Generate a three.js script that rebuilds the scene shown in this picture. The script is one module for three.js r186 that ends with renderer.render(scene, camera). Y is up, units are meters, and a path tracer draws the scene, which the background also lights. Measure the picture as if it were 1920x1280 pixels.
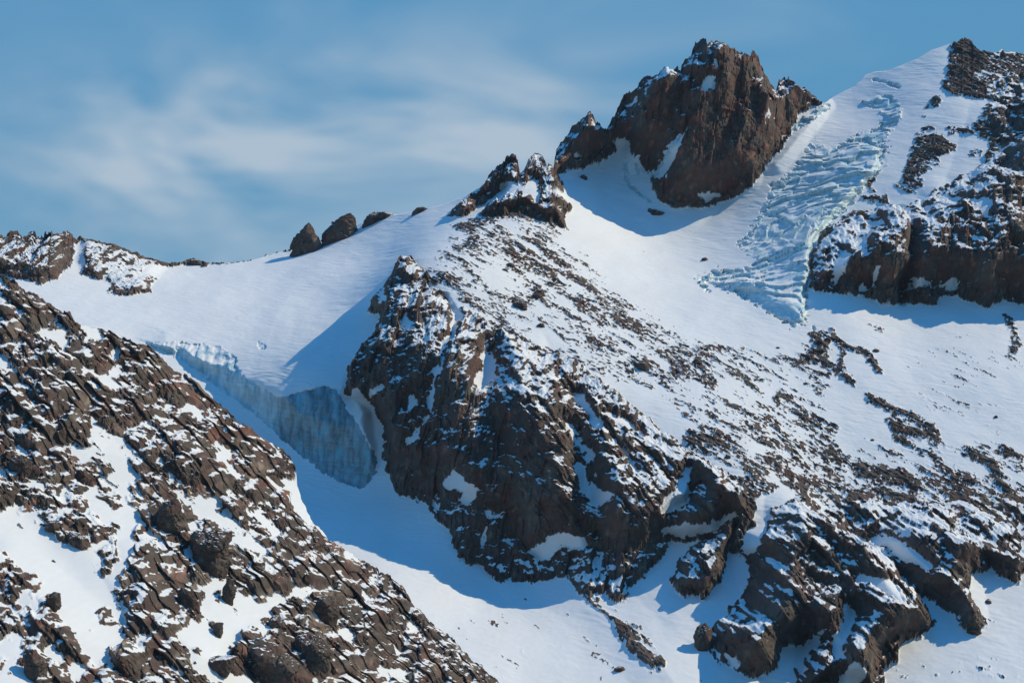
import * as THREE from 'three';
import { ConvexGeometry } from 'three/addons/geometries/ConvexGeometry.js';

// ------------------------------------------------------------------ camera
const FOV = 15, PITCH = THREE.MathUtils.degToRad(5);
const scene = new THREE.Scene();
const camera = new THREE.PerspectiveCamera(FOV, 1.5, 1, 30000);
camera.position.set(0, 0, 0);
camera.rotation.set(PITCH, 0, 0);

// ------------------------------------------------------------------ light
const SUN_DIR = new THREE.Vector3(0.68, 0.69, -0.25).normalize();
const sun = new THREE.DirectionalLight(new THREE.Color().setRGB(1, 0.865, 0.63), 3.6);
sun.position.copy(SUN_DIR).multiplyScalar(4000).add(new THREE.Vector3(0, 200, -3000));
sun.target.position.set(0, 200, -3000);
sun.castShadow = true;
sun.shadow.radius = 1;
sun.shadow.mapSize.set(4096, 4096);
Object.assign(sun.shadow.camera, { left: -1500, right: 1500, top: 1500, bottom: -1500, near: 100, far: 9000 });
scene.add(sun, sun.target);

const renderer = new THREE.WebGLRenderer({ antialias: true });
renderer.toneMapping = THREE.LinearToneMapping;
renderer.toneMappingExposure = 1.0;
renderer.shadowMap.enabled = true;

// ------------------------------------------------------------------ noise
const hash = (i, j, s) => {
  let h = Math.imul(i | 0, 374761393) ^ Math.imul(j | 0, 668265263) ^ Math.imul(s | 0, 1274126177);
  h = Math.imul(h ^ (h >>> 13), 1103515245); h ^= h >>> 16;
  h = Math.imul(h, 2246822519); h ^= h >>> 13;
  return (h >>> 0) / 4294967296;
};
const vnoise = (x, y, s) => {                       // smooth noise, -1..1
  const i = Math.floor(x), j = Math.floor(y), fx = x - i, fy = y - j;
  const u = fx * fx * fx * (fx * (fx * 6 - 15) + 10), v = fy * fy * fy * (fy * (fy * 6 - 15) + 10);
  const g = (a, b) => {
    const t = hash(i + a, j + b, s) * 6.2831853;
    return Math.cos(t) * (fx - a) + Math.sin(t) * (fy - b);
  };
  const a = g(0, 0), b = g(1, 0), c = g(0, 1), d = g(1, 1);
  return 1.5 * (a + (b - a) * u + (c - a) * v + (a - b - c + d) * u * v);
};
const fbm = (x, y, s, n, gain = 0.5) => {
  let a = 1, t = 0, f = 1;
  for (let k = 0; k < n; k++) { t += a * vnoise(x * f, y * f, s + k * 17); a *= gain; f *= 2.03; }
  return t;
};
// upper envelope of tilted flat-topped blocks: what fractured rock looks like
const block = (x, y, s) => {
  const i = Math.floor(x), j = Math.floor(y);
  let best = -9;
  for (let b = -1; b <= 1; b++) for (let a = -1; a <= 1; a++) {
    const ci = i + a, cj = j + b;
    const h1 = hash(ci, cj, s), h2 = hash(ci, cj, s + 1), h3 = hash(ci, cj, s + 2);
    const dx = x - ci - 0.15 - 0.7 * h1, dy = y - cj - 0.15 - 0.7 * h2;
    const t = h1 * 40.7 - Math.floor(h1 * 40.7), q = h2 * 35.3 - Math.floor(h2 * 35.3);
    const m = Math.max(Math.abs(dx + 0.3 * (t - 0.5) * dy), Math.abs(dy + 0.3 * (q - 0.5) * dx));
    const v = 0.9 * h3 + (t - 0.5) * 1.1 * dx + (q - 0.5) * 1.1 * dy - 2.1 * Math.max(0, m - 0.3);
    if (v > best) best = v;
  }
  return best - 0.45;
};
// beds split by joints: every piece a tilted plane with sharp edges, rows along x; lean tips the planes across the beds
const brick = (x, y, s, lean = 0) => {
  const yy = y + 0.4 * vnoise(y * 0.6 + 3.7, x * 0.11, s + 3) + 0.12 * vnoise(x * 0.9, y * 0.7, s + 4);
  const j = Math.floor(yy), xx = x + 9.7 * hash(j, 11, s) + 0.25 * vnoise(x * 0.8 + j, yy * 0.6, s + 5), i = Math.floor(xx);
  const h = hash(i, j, s), t = hash(i, j, s + 1), q = hash(i, j, s + 2);
  return 1.1 * (h - 0.5) + (t - 0.5) * 0.9 * (xx - i - 0.5) + (0.8 * (q - 0.5) + lean) * (yy - j - 0.5);
};
const clamp = (x, a = 0, b = 1) => x < a ? a : x > b ? b : x;
const sstep = (a, b, x) => { const t = clamp((x - a) / (b - a)); return t * t * (3 - 2 * t); };
const mix = (a, b, t) => a + (b - a) * t;

// ------------------------------------------------------------------ sky
{
  const W = 2048, H = 2048, data = new Float32Array(W * H * 4);
  for (let j = 0; j < H; j++) {
    const el = ((j + 0.5) / H - 0.5) * Math.PI, deg = el * 180 / Math.PI;
    for (let i = 0; i < W; i++) {
      const az = ((i + 0.5) / W - 0.5) * 2 * Math.PI;
      const dx = Math.cos(el) * Math.cos(az), dz = Math.cos(el) * Math.sin(az), dy = Math.sin(el);
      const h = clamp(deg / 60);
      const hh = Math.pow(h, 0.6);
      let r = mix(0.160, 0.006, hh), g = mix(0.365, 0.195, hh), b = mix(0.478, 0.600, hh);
      // thin high cloud, in veils stretched sideways
      const aDeg = Math.atan2(dx, -dz) * 180 / Math.PI;
      const wx = aDeg + 3 * vnoise(aDeg * 0.12, deg * 0.3, 5), wy = deg + 1.2 * vnoise(aDeg * 0.1, deg * 0.2, 9);
      let c = 0;
      if (deg > -3 && deg < 50) {
        const veil = fbm(wx * 0.085 + 2.6, wy * 0.22 + 7.7, 31, 4, 0.55);
        const wisp = fbm(wx * 0.3 + 0.25 * wy, wy * 0.5, 57, 4, 0.5), strand = fbm(wx * 0.9 - 0.5 * wy, wy * 2.4 + 0.25 * wx, 58, 3, 0.6);
        c = sstep(-0.25, 0.9, veil + 0.35 * wisp) * 0.2;
        // the bank of cloud that stands over the left half of the ridge
        const bx = (aDeg + 4.0) / 6.2, by = (deg - 9.2 - 0.06 * (aDeg + 4)) / 1.7;
        const bank = Math.exp(-bx * bx * bx * bx) * Math.exp(-by * by);
        c += bank * clamp(0.5 + 0.5 * wisp + 0.13 * strand + 0.2 * veil, 0, 1.2) + 0.22 * sstep(1, -9, aDeg) * sstep(14, 7, deg) * (0.9 + 0.5 * wisp + 0.2 * strand) * sstep(-40, -14, aDeg);
        c = clamp(c, 0, 0.85) * sstep(50, 12, deg);
      }
      r = mix(r, 0.47, c); g = mix(g, 0.565, c); b = mix(b, 0.66, c);
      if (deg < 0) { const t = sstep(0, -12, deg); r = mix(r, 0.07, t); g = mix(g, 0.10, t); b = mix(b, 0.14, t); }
      const k = (j * W + i) * 4;
      data[k] = r; data[k + 1] = g; data[k + 2] = b; data[k + 3] = 1;
    }
  }
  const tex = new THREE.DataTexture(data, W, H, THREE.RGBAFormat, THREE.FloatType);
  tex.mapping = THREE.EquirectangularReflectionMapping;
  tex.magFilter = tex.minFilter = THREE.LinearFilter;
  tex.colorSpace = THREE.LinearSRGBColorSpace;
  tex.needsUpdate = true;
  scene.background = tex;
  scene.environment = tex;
}
const FOG = 0.000007;
if (FOG > 0) scene.fog = new THREE.FogExp2(new THREE.Color().setRGB(0.55, 0.72, 0.9), FOG);

// ------------------------------------------------------------------ survey
// The relief was surveyed from the photograph: sightline (px, py) and distance d give a point in metres.
const FPX = 640 / Math.tan(THREE.MathUtils.degToRad(FOV / 2));
const CP = Math.cos(PITCH), SP = Math.sin(PITCH);
function at(px, py, d) {
  const x = (px - 960) / FPX, y = (640 - py) / FPX;
  const ry = y * CP + SP, rz = CP - y * SP, s = d / rz;
  return [x * s, ry * s];
}
function thinPlate(points) {                        // points: [x, y, value]; returns f(x, y)
  const S = 600, n = points.length, N = n + 3;
  const p = points.map(([x, y]) => [x / S, y / S]);
  const U = (r2) => r2 > 1e-12 ? r2 * Math.log(r2) : 0;
  const A = [];
  for (let i = 0; i < n; i++) {
    const row = new Float64Array(N + 1);
    for (let j = 0; j < n; j++) row[j] = U((p[i][0] - p[j][0]) ** 2 + (p[i][1] - p[j][1]) ** 2) + (i === j ? 0.0006 : 0);
    row[n] = 1; row[n + 1] = p[i][0]; row[n + 2] = p[i][1]; row[N] = points[i][2];
    A.push(row);
  }
  for (let k = 0; k < 3; k++) {
    const row = new Float64Array(N + 1);
    for (let j = 0; j < n; j++) row[j] = k === 0 ? 1 : p[j][k - 1];
    A.push(row);
  }
  for (let c = 0; c < N; c++) {
    let m = c;
    for (let r = c + 1; r < N; r++) if (Math.abs(A[r][c]) > Math.abs(A[m][c])) m = r;
    [A[c], A[m]] = [A[m], A[c]];
    for (let r = c + 1; r < N; r++) {
      const f = A[r][c] / A[c][c];
      if (f) for (let k = c; k <= N; k++) A[r][k] -= f * A[c][k];
    }
  }
  const w = new Float64Array(N);
  for (let c = N - 1; c >= 0; c--) {
    let t = A[c][N];
    for (let k = c + 1; k < N; k++) t -= A[c][k] * w[k];
    w[c] = t / A[c][c];
  }
  return (x, y) => {
    x /= S; y /= S;
    let t = w[n] + w[n + 1] * x + w[n + 2] * y;
    for (let i = 0; i < n; i++) t += w[i] * U((x - p[i][0]) ** 2 + (y - p[i][1]) ** 2);
    return t;
  };
}

const spline = (t) => [(-t * t * t + 3 * t * t - 3 * t + 1) / 6, (3 * t * t * t - 6 * t * t + 4) / 6, (-3 * t * t * t + 3 * t * t + 3 * t + 1) / 6, t * t * t / 6];
// A relief chart: fields over the plane of easting (x) and height (y), in metres.
class Chart {
  constructor(control, x0, x1, y0, y1, step) {
    Object.assign(this, { x0, y0, step });
    this.nx = Math.ceil((x1 - x0) / step) + 1; this.ny = Math.ceil((y1 - y0) / step) + 1;
    const f = thinPlate(control.map(([px, py, d]) => [...at(px, py, d), d]));
    // the smooth base distance, on a coarse lattice
    this.base = new Float32Array(this.nx * this.ny);
    const C = 6, cx = Math.ceil(this.nx / C) + 4, cy = Math.ceil(this.ny / C) + 4, co = new Float32Array(cx * cy);
    for (let j = 0; j < cy; j++) for (let i = 0; i < cx; i++) co[j * cx + i] = f(x0 + (i - 1) * C * step, y0 + (j - 1) * C * step);
    for (let j = 0; j < this.ny; j++) for (let i = 0; i < this.nx; i++) {
      const u = i / C, v = j / C, a = u | 0, b = v | 0, ws = spline(u - a), wt = spline(v - b);
      let t = 0;
      for (let n = 0; n < 4; n++) for (let m = 0; m < 4; m++) t += ws[m] * wt[n] * co[(b + n) * cx + a + m];
      this.base[j * this.nx + i] = t;
    }
    this.f = f;
    this.fields = {};
  }
  field(name, v = 0) { const a = new Float32Array(this.nx * this.ny); if (v) a.fill(v); return this.fields[name] = a; }
  sample(a, x, y) {
    let u = (x - this.x0) / this.step, v = (y - this.y0) / this.step;
    u = clamp(u, 0, this.nx - 1.001); v = clamp(v, 0, this.ny - 1.001);
    const i = u | 0, j = v | 0, s = u - i, t = v - j, k = j * this.nx + i, n = this.nx;
    return (a[k] * (1 - s) + a[k + 1] * s) * (1 - t) + (a[k + n] * (1 - s) + a[k + n + 1] * s) * t;
  }
  nearest(a, x, y) {
    const i = clamp(Math.round((x - this.x0) / this.step), 0, this.nx - 1), j = clamp(Math.round((y - this.y0) / this.step), 0, this.ny - 1);
    return a[j * this.nx + i];
  }
  place(px, py) {                                   // sightline -> [x, y, d] on the base relief
    let d = 2800, q;
    for (let k = 0; k < 12; k++) { q = at(px, py, d); d = mix(d, this.f(q[0], q[1]), 0.7); }
    return [q[0], q[1], d];
  }
  metre(p) { return p[2] / FPX; }                   // metres per survey unit at a point
  // visit lattice points within reach of a set of surveyed points
  visit(W, reach, fn) {
    let a = 1e9, b = -1e9, c = 1e9, d = -1e9;
    for (const w of W) { a = Math.min(a, w[0]); b = Math.max(b, w[0]); c = Math.min(c, w[1]); d = Math.max(d, w[1]); }
    const i0 = clamp(Math.floor((a - reach - this.x0) / this.step), 0, this.nx - 1), i1 = clamp(Math.ceil((b + reach - this.x0) / this.step), 0, this.nx - 1);
    const j0 = clamp(Math.floor((c - reach - this.y0) / this.step), 0, this.ny - 1), j1 = clamp(Math.ceil((d + reach - this.y0) / this.step), 0, this.ny - 1);
    for (let j = j0; j <= j1; j++) for (let i = i0; i <= i1; i++) fn(j * this.nx + i, this.x0 + i * this.step, this.y0 + j * this.step);
  }
  poly(pts) { return pts.map(([x, y, w]) => { const p = this.place(x, y); return [p[0], p[1], p[2], w]; }); }
  static seg(x, y, a, b) {
    const ex = b[0] - a[0], ey = b[1] - a[1], t = clamp(((x - a[0]) * ex + (y - a[1]) * ey) / (ex * ex + ey * ey + 1e-9));
    return [Math.hypot(x - a[0] - ex * t, y - a[1] - ey * t), t];
  }
  static inside(W, x, y) {
    let c = false;
    for (let i = 0, j = W.length - 1; i < W.length; j = i++)
      if ((W[i][1] > y) !== (W[j][1] > y) && x < (W[j][0] - W[i][0]) * (y - W[i][1]) / (W[j][1] - W[i][1]) + W[i][0]) c = !c;
    return c;
  }
  // paint a value inside an outline (soft edge, survey units)
  fill(name, pts, val, soft = 4, swell = 0) {
    const W = this.poly(pts), a = this.fields[name], so = soft * this.metre(W[0]), sw = swell * this.metre(W[0]);
    this.visit(W, so + sw, (k, x, y) => {
      let d = 1e9;
      for (let i = 0, j = W.length - 1; i < W.length; j = i++) d = Math.min(d, Chart.seg(x, y, W[j], W[i])[0]);
      if (!Chart.inside(W, x, y)) d = -d;
      const t = sstep(-so, so, d + sw);
      if (t > 0) a[k] = mix(a[k], val, t);
    });
  }
  label(name, pts, val) {
    const W = this.poly(pts), a = this.fields[name];
    this.visit(W, 0, (k, x, y) => { if (Chart.inside(W, x, y)) a[k] = val; });
  }
  // paint along a line; width may be a pair [start, end]
  line(name, pts, width, val, soft = 4) {
    const W = this.poly(pts), a = this.fields[name], m = this.metre(W[0]), so = soft * m;
    const w0 = (width.length ? width[0] : width) * m / 2, w1 = (width.length ? width[1] : width) * m / 2, n = W.length - 1;
    this.visit(W, Math.max(w0, w1) + so, (k, x, y) => {
      let d = -1e9;
      for (let i = 0; i < n; i++) { const [e, t] = Chart.seg(x, y, W[i], W[i + 1]); d = Math.max(d, mix(w0, w1, (i + t) / n) - e); }
      const t = sstep(-so, so, d);
      if (t > 0) a[k] = mix(a[k], val, t);
    });
  }
  // a mass of rock or ice standing h metres proud; each edge [x, y, w] rises over w survey units
  mass(pts, h, w = 20) {
    const W = this.poly(pts), a = this.fields.proud, m = this.metre(W[0]);
    this.visit(W, 0, (k, x, y) => {
      if (!Chart.inside(W, x, y)) return;
      let e = 0, near1 = 1e9;
      for (let i = 0; i < W.length; i++) { const j = (i + 1) % W.length, q = Chart.seg(x, y, W[i], W[j])[0] / ((W[i][3] ?? w) * m); near1 = Math.min(near1, q); e += Math.exp(-6 * q); }
      const t = clamp(Math.min(near1, 0.35 - Math.log(e + 1e-6) / 6));
      a[k] += h * (0.45 * t + 0.55 * t * t * (3 - 2 * t));
    });
  }
  rib(pts, h, w) {                                  // a tent-shaped rib (or, with h < 0, a gully)
    const W = this.poly(pts), a = this.fields.proud, m = this.metre(W[0]) * w, n = W.length - 1;
    this.visit(W, m, (k, x, y) => {
      let d = 1e9;
      for (let i = 0; i < n; i++) d = Math.min(d, Chart.seg(x, y, W[i], W[i + 1])[0]);
      const t = clamp(1 - d / m);
      a[k] += h * t * (h < 0 ? t * (3 - 2 * t) : 1);
    });
  }
}

// ================================================================== the mountain
const mountain = new Chart([
  [-150, 1300, 2330], [300, 1300, 2330], [600, 1280, 2330], [900, 1280, 2380], [1200, 1280, 2400], [1500, 1290, 2420], [1900, 1290, 2400], [2050, 1290, 2400],
  [900, 1200, 2500], [1150, 1200, 2520], [700, 1100, 2600], [900, 1112, 2680], [1060, 1090, 2690], [750, 1000, 2790], [640, 930, 2880], [560, 870, 2950],
  [500, 800, 3010], [400, 730, 3060], [300, 660, 3120], [150, 620, 3150], [0, 600, 3180], [-150, 600, 3200],
  [720, 900, 2890], [860, 1000, 2770], [1000, 1088, 2710],
  [450, 650, 3150], [600, 700, 3020], [640, 640, 3075], [500, 600, 3250], [400, 550, 3440], [250, 575, 3330], [100, 540, 3420], [600, 500, 3560], [720, 560, 3145], [720, 480, 3480],
  [-150, 450, 3640], [0, 460, 3620], [140, 448, 3640], [330, 497, 3720], [540, 470, 3800], [700, 410, 3780], [870, 372, 3640], [960, 312, 3600],
  [780, 500, 3130], [820, 450, 3290], [870, 420, 3380], [960, 400, 3420], [860, 590, 3020], [960, 650, 2960], [1100, 740, 2880], [1280, 850, 2780], [1400, 940, 2700],
  [1000, 480, 3250], [1000, 560, 3110], [1200, 700, 2960], [1100, 620, 3040], [1400, 800, 2860],
  [1060, 400, 3480], [1200, 420, 3640], [1180, 330, 3760], [1300, 390, 3700], [1300, 500, 3470], [1480, 610, 3180], [1400, 420, 3590], [1340, 620, 3150],
  [1040, 300, 3700], [1110, 225, 3760], [1310, 105, 3800], [1440, 170, 3850], [1490, 170, 3890], [1545, 190, 3900], [1620, 145, 3940], [1810, 75, 3960], [1920, 95, 3950], [2050, 110, 3960],
  [1500, 300, 3720], [1600, 250, 3770], [1620, 330, 3620], [1560, 400, 3530], [1700, 200, 3800], [1800, 200, 3750], [1740, 330, 3570], [1900, 300, 3620], [1900, 450, 3420], [2050, 450, 3440],
  [1560, 500, 3330], [1700, 560, 3290], [1850, 560, 3300], [2050, 580, 3280], [1700, 610, 3220], [1620, 700, 3050], [1800, 660, 3120], [1920, 700, 3060], [2050, 720, 3040],
  [1500, 720, 3020], [1700, 830, 2890], [1900, 880, 2830], [2050, 900, 2820], [1550, 900, 2800], [1750, 980, 2710], [1950, 1050, 2640], [1900, 1150, 2540], [1700, 1200, 2490], [2050, 1150, 2540],
  [1250, 1050, 2680], [1250, 1150, 2560], [1400, 1120, 2580], [1350, 1000, 2690], [1550, 1100, 2600], [1450, 1230, 2470], [1800, 1240, 2450],
], -860, 860, -180, 900, 2.5);
const M = mountain;
M.field('proud'); M.field('cover'); M.field('ice'); M.field('dust', 0.35); M.field('cliff'); M.field('zone'); M.field('rust'); M.field('diag');

// outlines used more than once
const PEAK = [[1040, 328], [1036, 290], [1050, 262], [1070, 235], [1096, 205], [1118, 215], [1132, 240], [1150, 215], [1165, 170], [1210, 140], [1280, 110], [1330, 80], [1430, 110], [1450, 175], [1470, 140], [1520, 170], [1535, 196], [1500, 205], [1482, 235], [1472, 262], [1440, 300], [1420, 332], [1390, 356], [1345, 378], [1300, 388], [1262, 389], [1240, 381], [1227, 360], [1222, 338], [1196, 318], [1172, 292], [1160, 272], [1140, 290], [1100, 305], [1062, 318]];
const BUTTRESS = [[762, 492, 10], [745, 510, 10], [715, 545, 12], [698, 566, 12], [694, 582, 12], [720, 590, 10], [714, 612, 10], [700, 640, 10], [680, 655, 10], [658, 690, 8], [652, 730, 8], [662, 746, 10], [690, 748, 14], [706, 764, 16], [718, 800, 20], [725, 830, 20], [728, 880, 50], [745, 915, 80], [800, 945, 95], [845, 985, 100], [858, 1020, 110], [872, 1046, 120], [930, 1075, 120], [990, 1092, 120], [1015, 1086, 120], [1060, 1082, 120], [1100, 1104, 120], [1160, 1118, 90], [1185, 1095, 60], [1225, 1050, 50], [1255, 1010, 40], [1285, 950, 24], [1306, 885, 90], [1285, 848, 130], [1170, 755, 130], [1080, 690, 130], [960, 640, 110], [880, 590, 80], [850, 570, 60], [800, 540, 40], [790, 508, 14]];
const CLIFF = [[2060, 150], [1950, 165], [1890, 195], [1876, 250], [1846, 312], [1785, 345], [1705, 388], [1640, 396], [1575, 425], [1540, 458], [1522, 498], [1524, 538], [1560, 543], [1600, 545], [1625, 548], [1650, 560], [1672, 566], [1690, 556], [1712, 568], [1738, 566], [1756, 552], [1790, 548], [1812, 560], [1850, 570], [1875, 556], [1905, 566], [2060, 565]];
const KNOLL_A = [[1270, 1058], [1300, 1030], [1345, 1012], [1370, 985], [1372, 1012], [1352, 1060], [1345, 1085], [1320, 1116], [1280, 1110], [1266, 1090]];
const KNOLL_B = [[1332, 1190], [1360, 1165], [1382, 1138], [1402, 1110], [1412, 1062], [1378, 1030], [1392, 990], [1440, 960, 30], [1490, 945, 40], [1570, 980, 40], [1630, 1030, 40], [1690, 1080], [1735, 1135], [1752, 1172], [1722, 1186], [1692, 1200], [1662, 1240], [1640, 1300], [1500, 1300], [1488, 1250], [1502, 1205], [1465, 1215], [1445, 1252], [1415, 1271], [1388, 1264], [1345, 1236]];
const KNOLL_C = [[1630, 985, 40], [1740, 975, 40], [1800, 995, 40], [1875, 1030, 30], [1925, 1056, 30], [1905, 1086], [1850, 1060], [1815, 1072], [1804, 1100], [1826, 1150], [1840, 1180], [1800, 1166], [1772, 1140], [1722, 1112], [1668, 1060], [1635, 1020]];
const KNOLL_D = [[1288, 866], [1312, 862], [1350, 885], [1390, 922], [1406, 950], [1392, 984], [1362, 975], [1340, 1000], [1290, 1012], [1248, 1012], [1240, 985], [1262, 955], [1296, 930], [1310, 905]];
const RIDGE_A = [[-150, 430], [0, 440], [125, 425], [138, 450], [130, 492], [100, 523], [78, 526], [40, 516], [0, 512], [-150, 510]];
const RIDGE_B = [[146, 440], [200, 445], [330, 488], [318, 505], [290, 528], [278, 550], [245, 554], [218, 542], [188, 528], [150, 516], [140, 488]];
const HORN = [[846, 404], [870, 385], [905, 355], [940, 312], [962, 290], [992, 285], [1010, 285], [1040, 325], [1058, 372], [1068, 388], [1050, 392], [1056, 422], [1020, 410], [990, 395], [940, 400], [910, 402], [935, 372], [945, 350], [900, 380], [866, 402]];
const ICE_WALL = [[272, 643], [345, 645], [420, 652], [446, 672], [448, 692], [470, 716], [510, 738], [530, 748], [560, 738], [610, 724], [630, 730], [648, 760], [668, 790], [690, 830], [706, 855], [706, 885], [682, 916], [640, 905], [600, 882], [560, 850], [500, 797], [462, 766], [420, 735], [370, 697], [320, 665]];
const TONGUE = [[250, 632, 16], [330, 668, 30], [400, 715, 40], [460, 765, 55], [500, 797, 70], [560, 850, 90], [600, 882, 110], [640, 905, 120], [682, 918, 60], [708, 890, 20], [708, 840, 20], [695, 770, 20], [660, 745, 60], [650, 690, 140], [690, 600, 200], [560, 520, 240], [300, 560, 200], [150, 610, 120]];
const ICEFALL = [[1602, 256], [1640, 244], [1662, 268], [1658, 300], [1646, 326], [1606, 368], [1564, 410], [1534, 450], [1521, 492], [1513, 545], [1508, 600], [1490, 613], [1452, 592], [1412, 566], [1382, 551], [1345, 533], [1308, 522], [1345, 506], [1395, 508], [1424, 486], [1384, 462], [1404, 440], [1438, 386], [1450, 345], [1482, 330], [1504, 300], [1522, 272], [1570, 276]];
const SUMMIT_ICE = [[1618, 190], [1640, 180], [1672, 178], [1690, 200], [1686, 224], [1662, 250], [1650, 220], [1654, 204], [1630, 200]];

// masses, ribs and gullies
M.mass(TONGUE, 34);
M.mass(PEAK, 85, 60);
M.mass(BUTTRESS, 62);
M.mass(CLIFF, 92, 60);
M.mass(KNOLL_A, 32, 16); M.mass(KNOLL_B, 84, 60); M.mass(KNOLL_C, 54, 40); M.mass(KNOLL_D, 40, 34);
M.mass(RIDGE_A, 26, 18); M.mass(RIDGE_B, 26, 26); M.mass(HORN, 30, 14);
M.mass([[1425, 500, 60], [1500, 330, 40], [1600, 255, 30], [1660, 270, 14], [1646, 326, 14], [1564, 410, 14], [1530, 452, 14], [1515, 540, 14], [1510, 605, 20], [1490, 613, 30], [1380, 551, 40], [1308, 522, 30]], 24);
M.rib([[1330, 95], [1335, 150], [1300, 250], [1240, 350]], 52, 115);
M.rib([[1365, 130], [1370, 230], [1340, 330]], -12, 22); M.rib([[1395, 140], [1405, 240], [1380, 320]], -10, 18); M.rib([[1180, 200], [1175, 270]], -12, 20); M.rib([[1240, 160], [1235, 260]], 12, 24);
M.rib([[1415, 130], [1425, 220], [1390, 330]], 18, 40);
M.rib([[1215, 150], [1195, 230], [1200, 300]], 14, 40);
M.rib([[1285, 150], [1260, 240], [1215, 310]], -20, 30);
M.rib([[1105, 215], [1095, 260], [1060, 315]], 14, 28);
M.rib([[1545, 195], [1500, 255], [1455, 310]], 12, 22);
M.rib([[870, 610], [845, 700], [860, 800], [880, 900]], 22, 60);
M.rib([[960, 660], [985, 760], [1040, 900], [1050, 1000]], 26, 70);
M.rib([[1110, 760], [1150, 860], [1160, 960]], 20, 60);
M.rib([[920, 650], [915, 760], [930, 900], [960, 1000]], -20, 45);
M.rib([[1075, 740], [1090, 850], [1110, 960], [1130, 1040]], -20, 40);
M.rib([[830, 560], [855, 600], [850, 640]], -14, 16);
M.rib([[1690, 395], [1695, 470], [1690, 560]], -26, 16);
M.rib([[1660, 410], [1665, 480], [1660, 550]], 14, 30);
M.rib([[1880, 220], [1830, 380], [1840, 540]], 20, 60);
M.rib([[1760, 360], [1770, 450], [1780, 540]], 10, 40);
M.rib([[1490, 960], [1590, 1040], [1680, 1130]], 24, 60);
M.rib([[1400, 1010], [1440, 1100], [1440, 1220]], 16, 50);
M.rib([[1590, 1150], [1560, 1210], [1545, 1280]], -26, 30);
M.rib([[1760, 985], [1800, 1060], [1815, 1150]], 16, 36);
M.rib([[1062, 1090], [1150, 1160], [1250, 1260], [1290, 1300]], 12, 60);
M.rib([[955, 305], [900, 370], [855, 405]], 10, 16);
M.rib([[1025, 320], [1035, 350], [1050, 385]], 14, 26);

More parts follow.
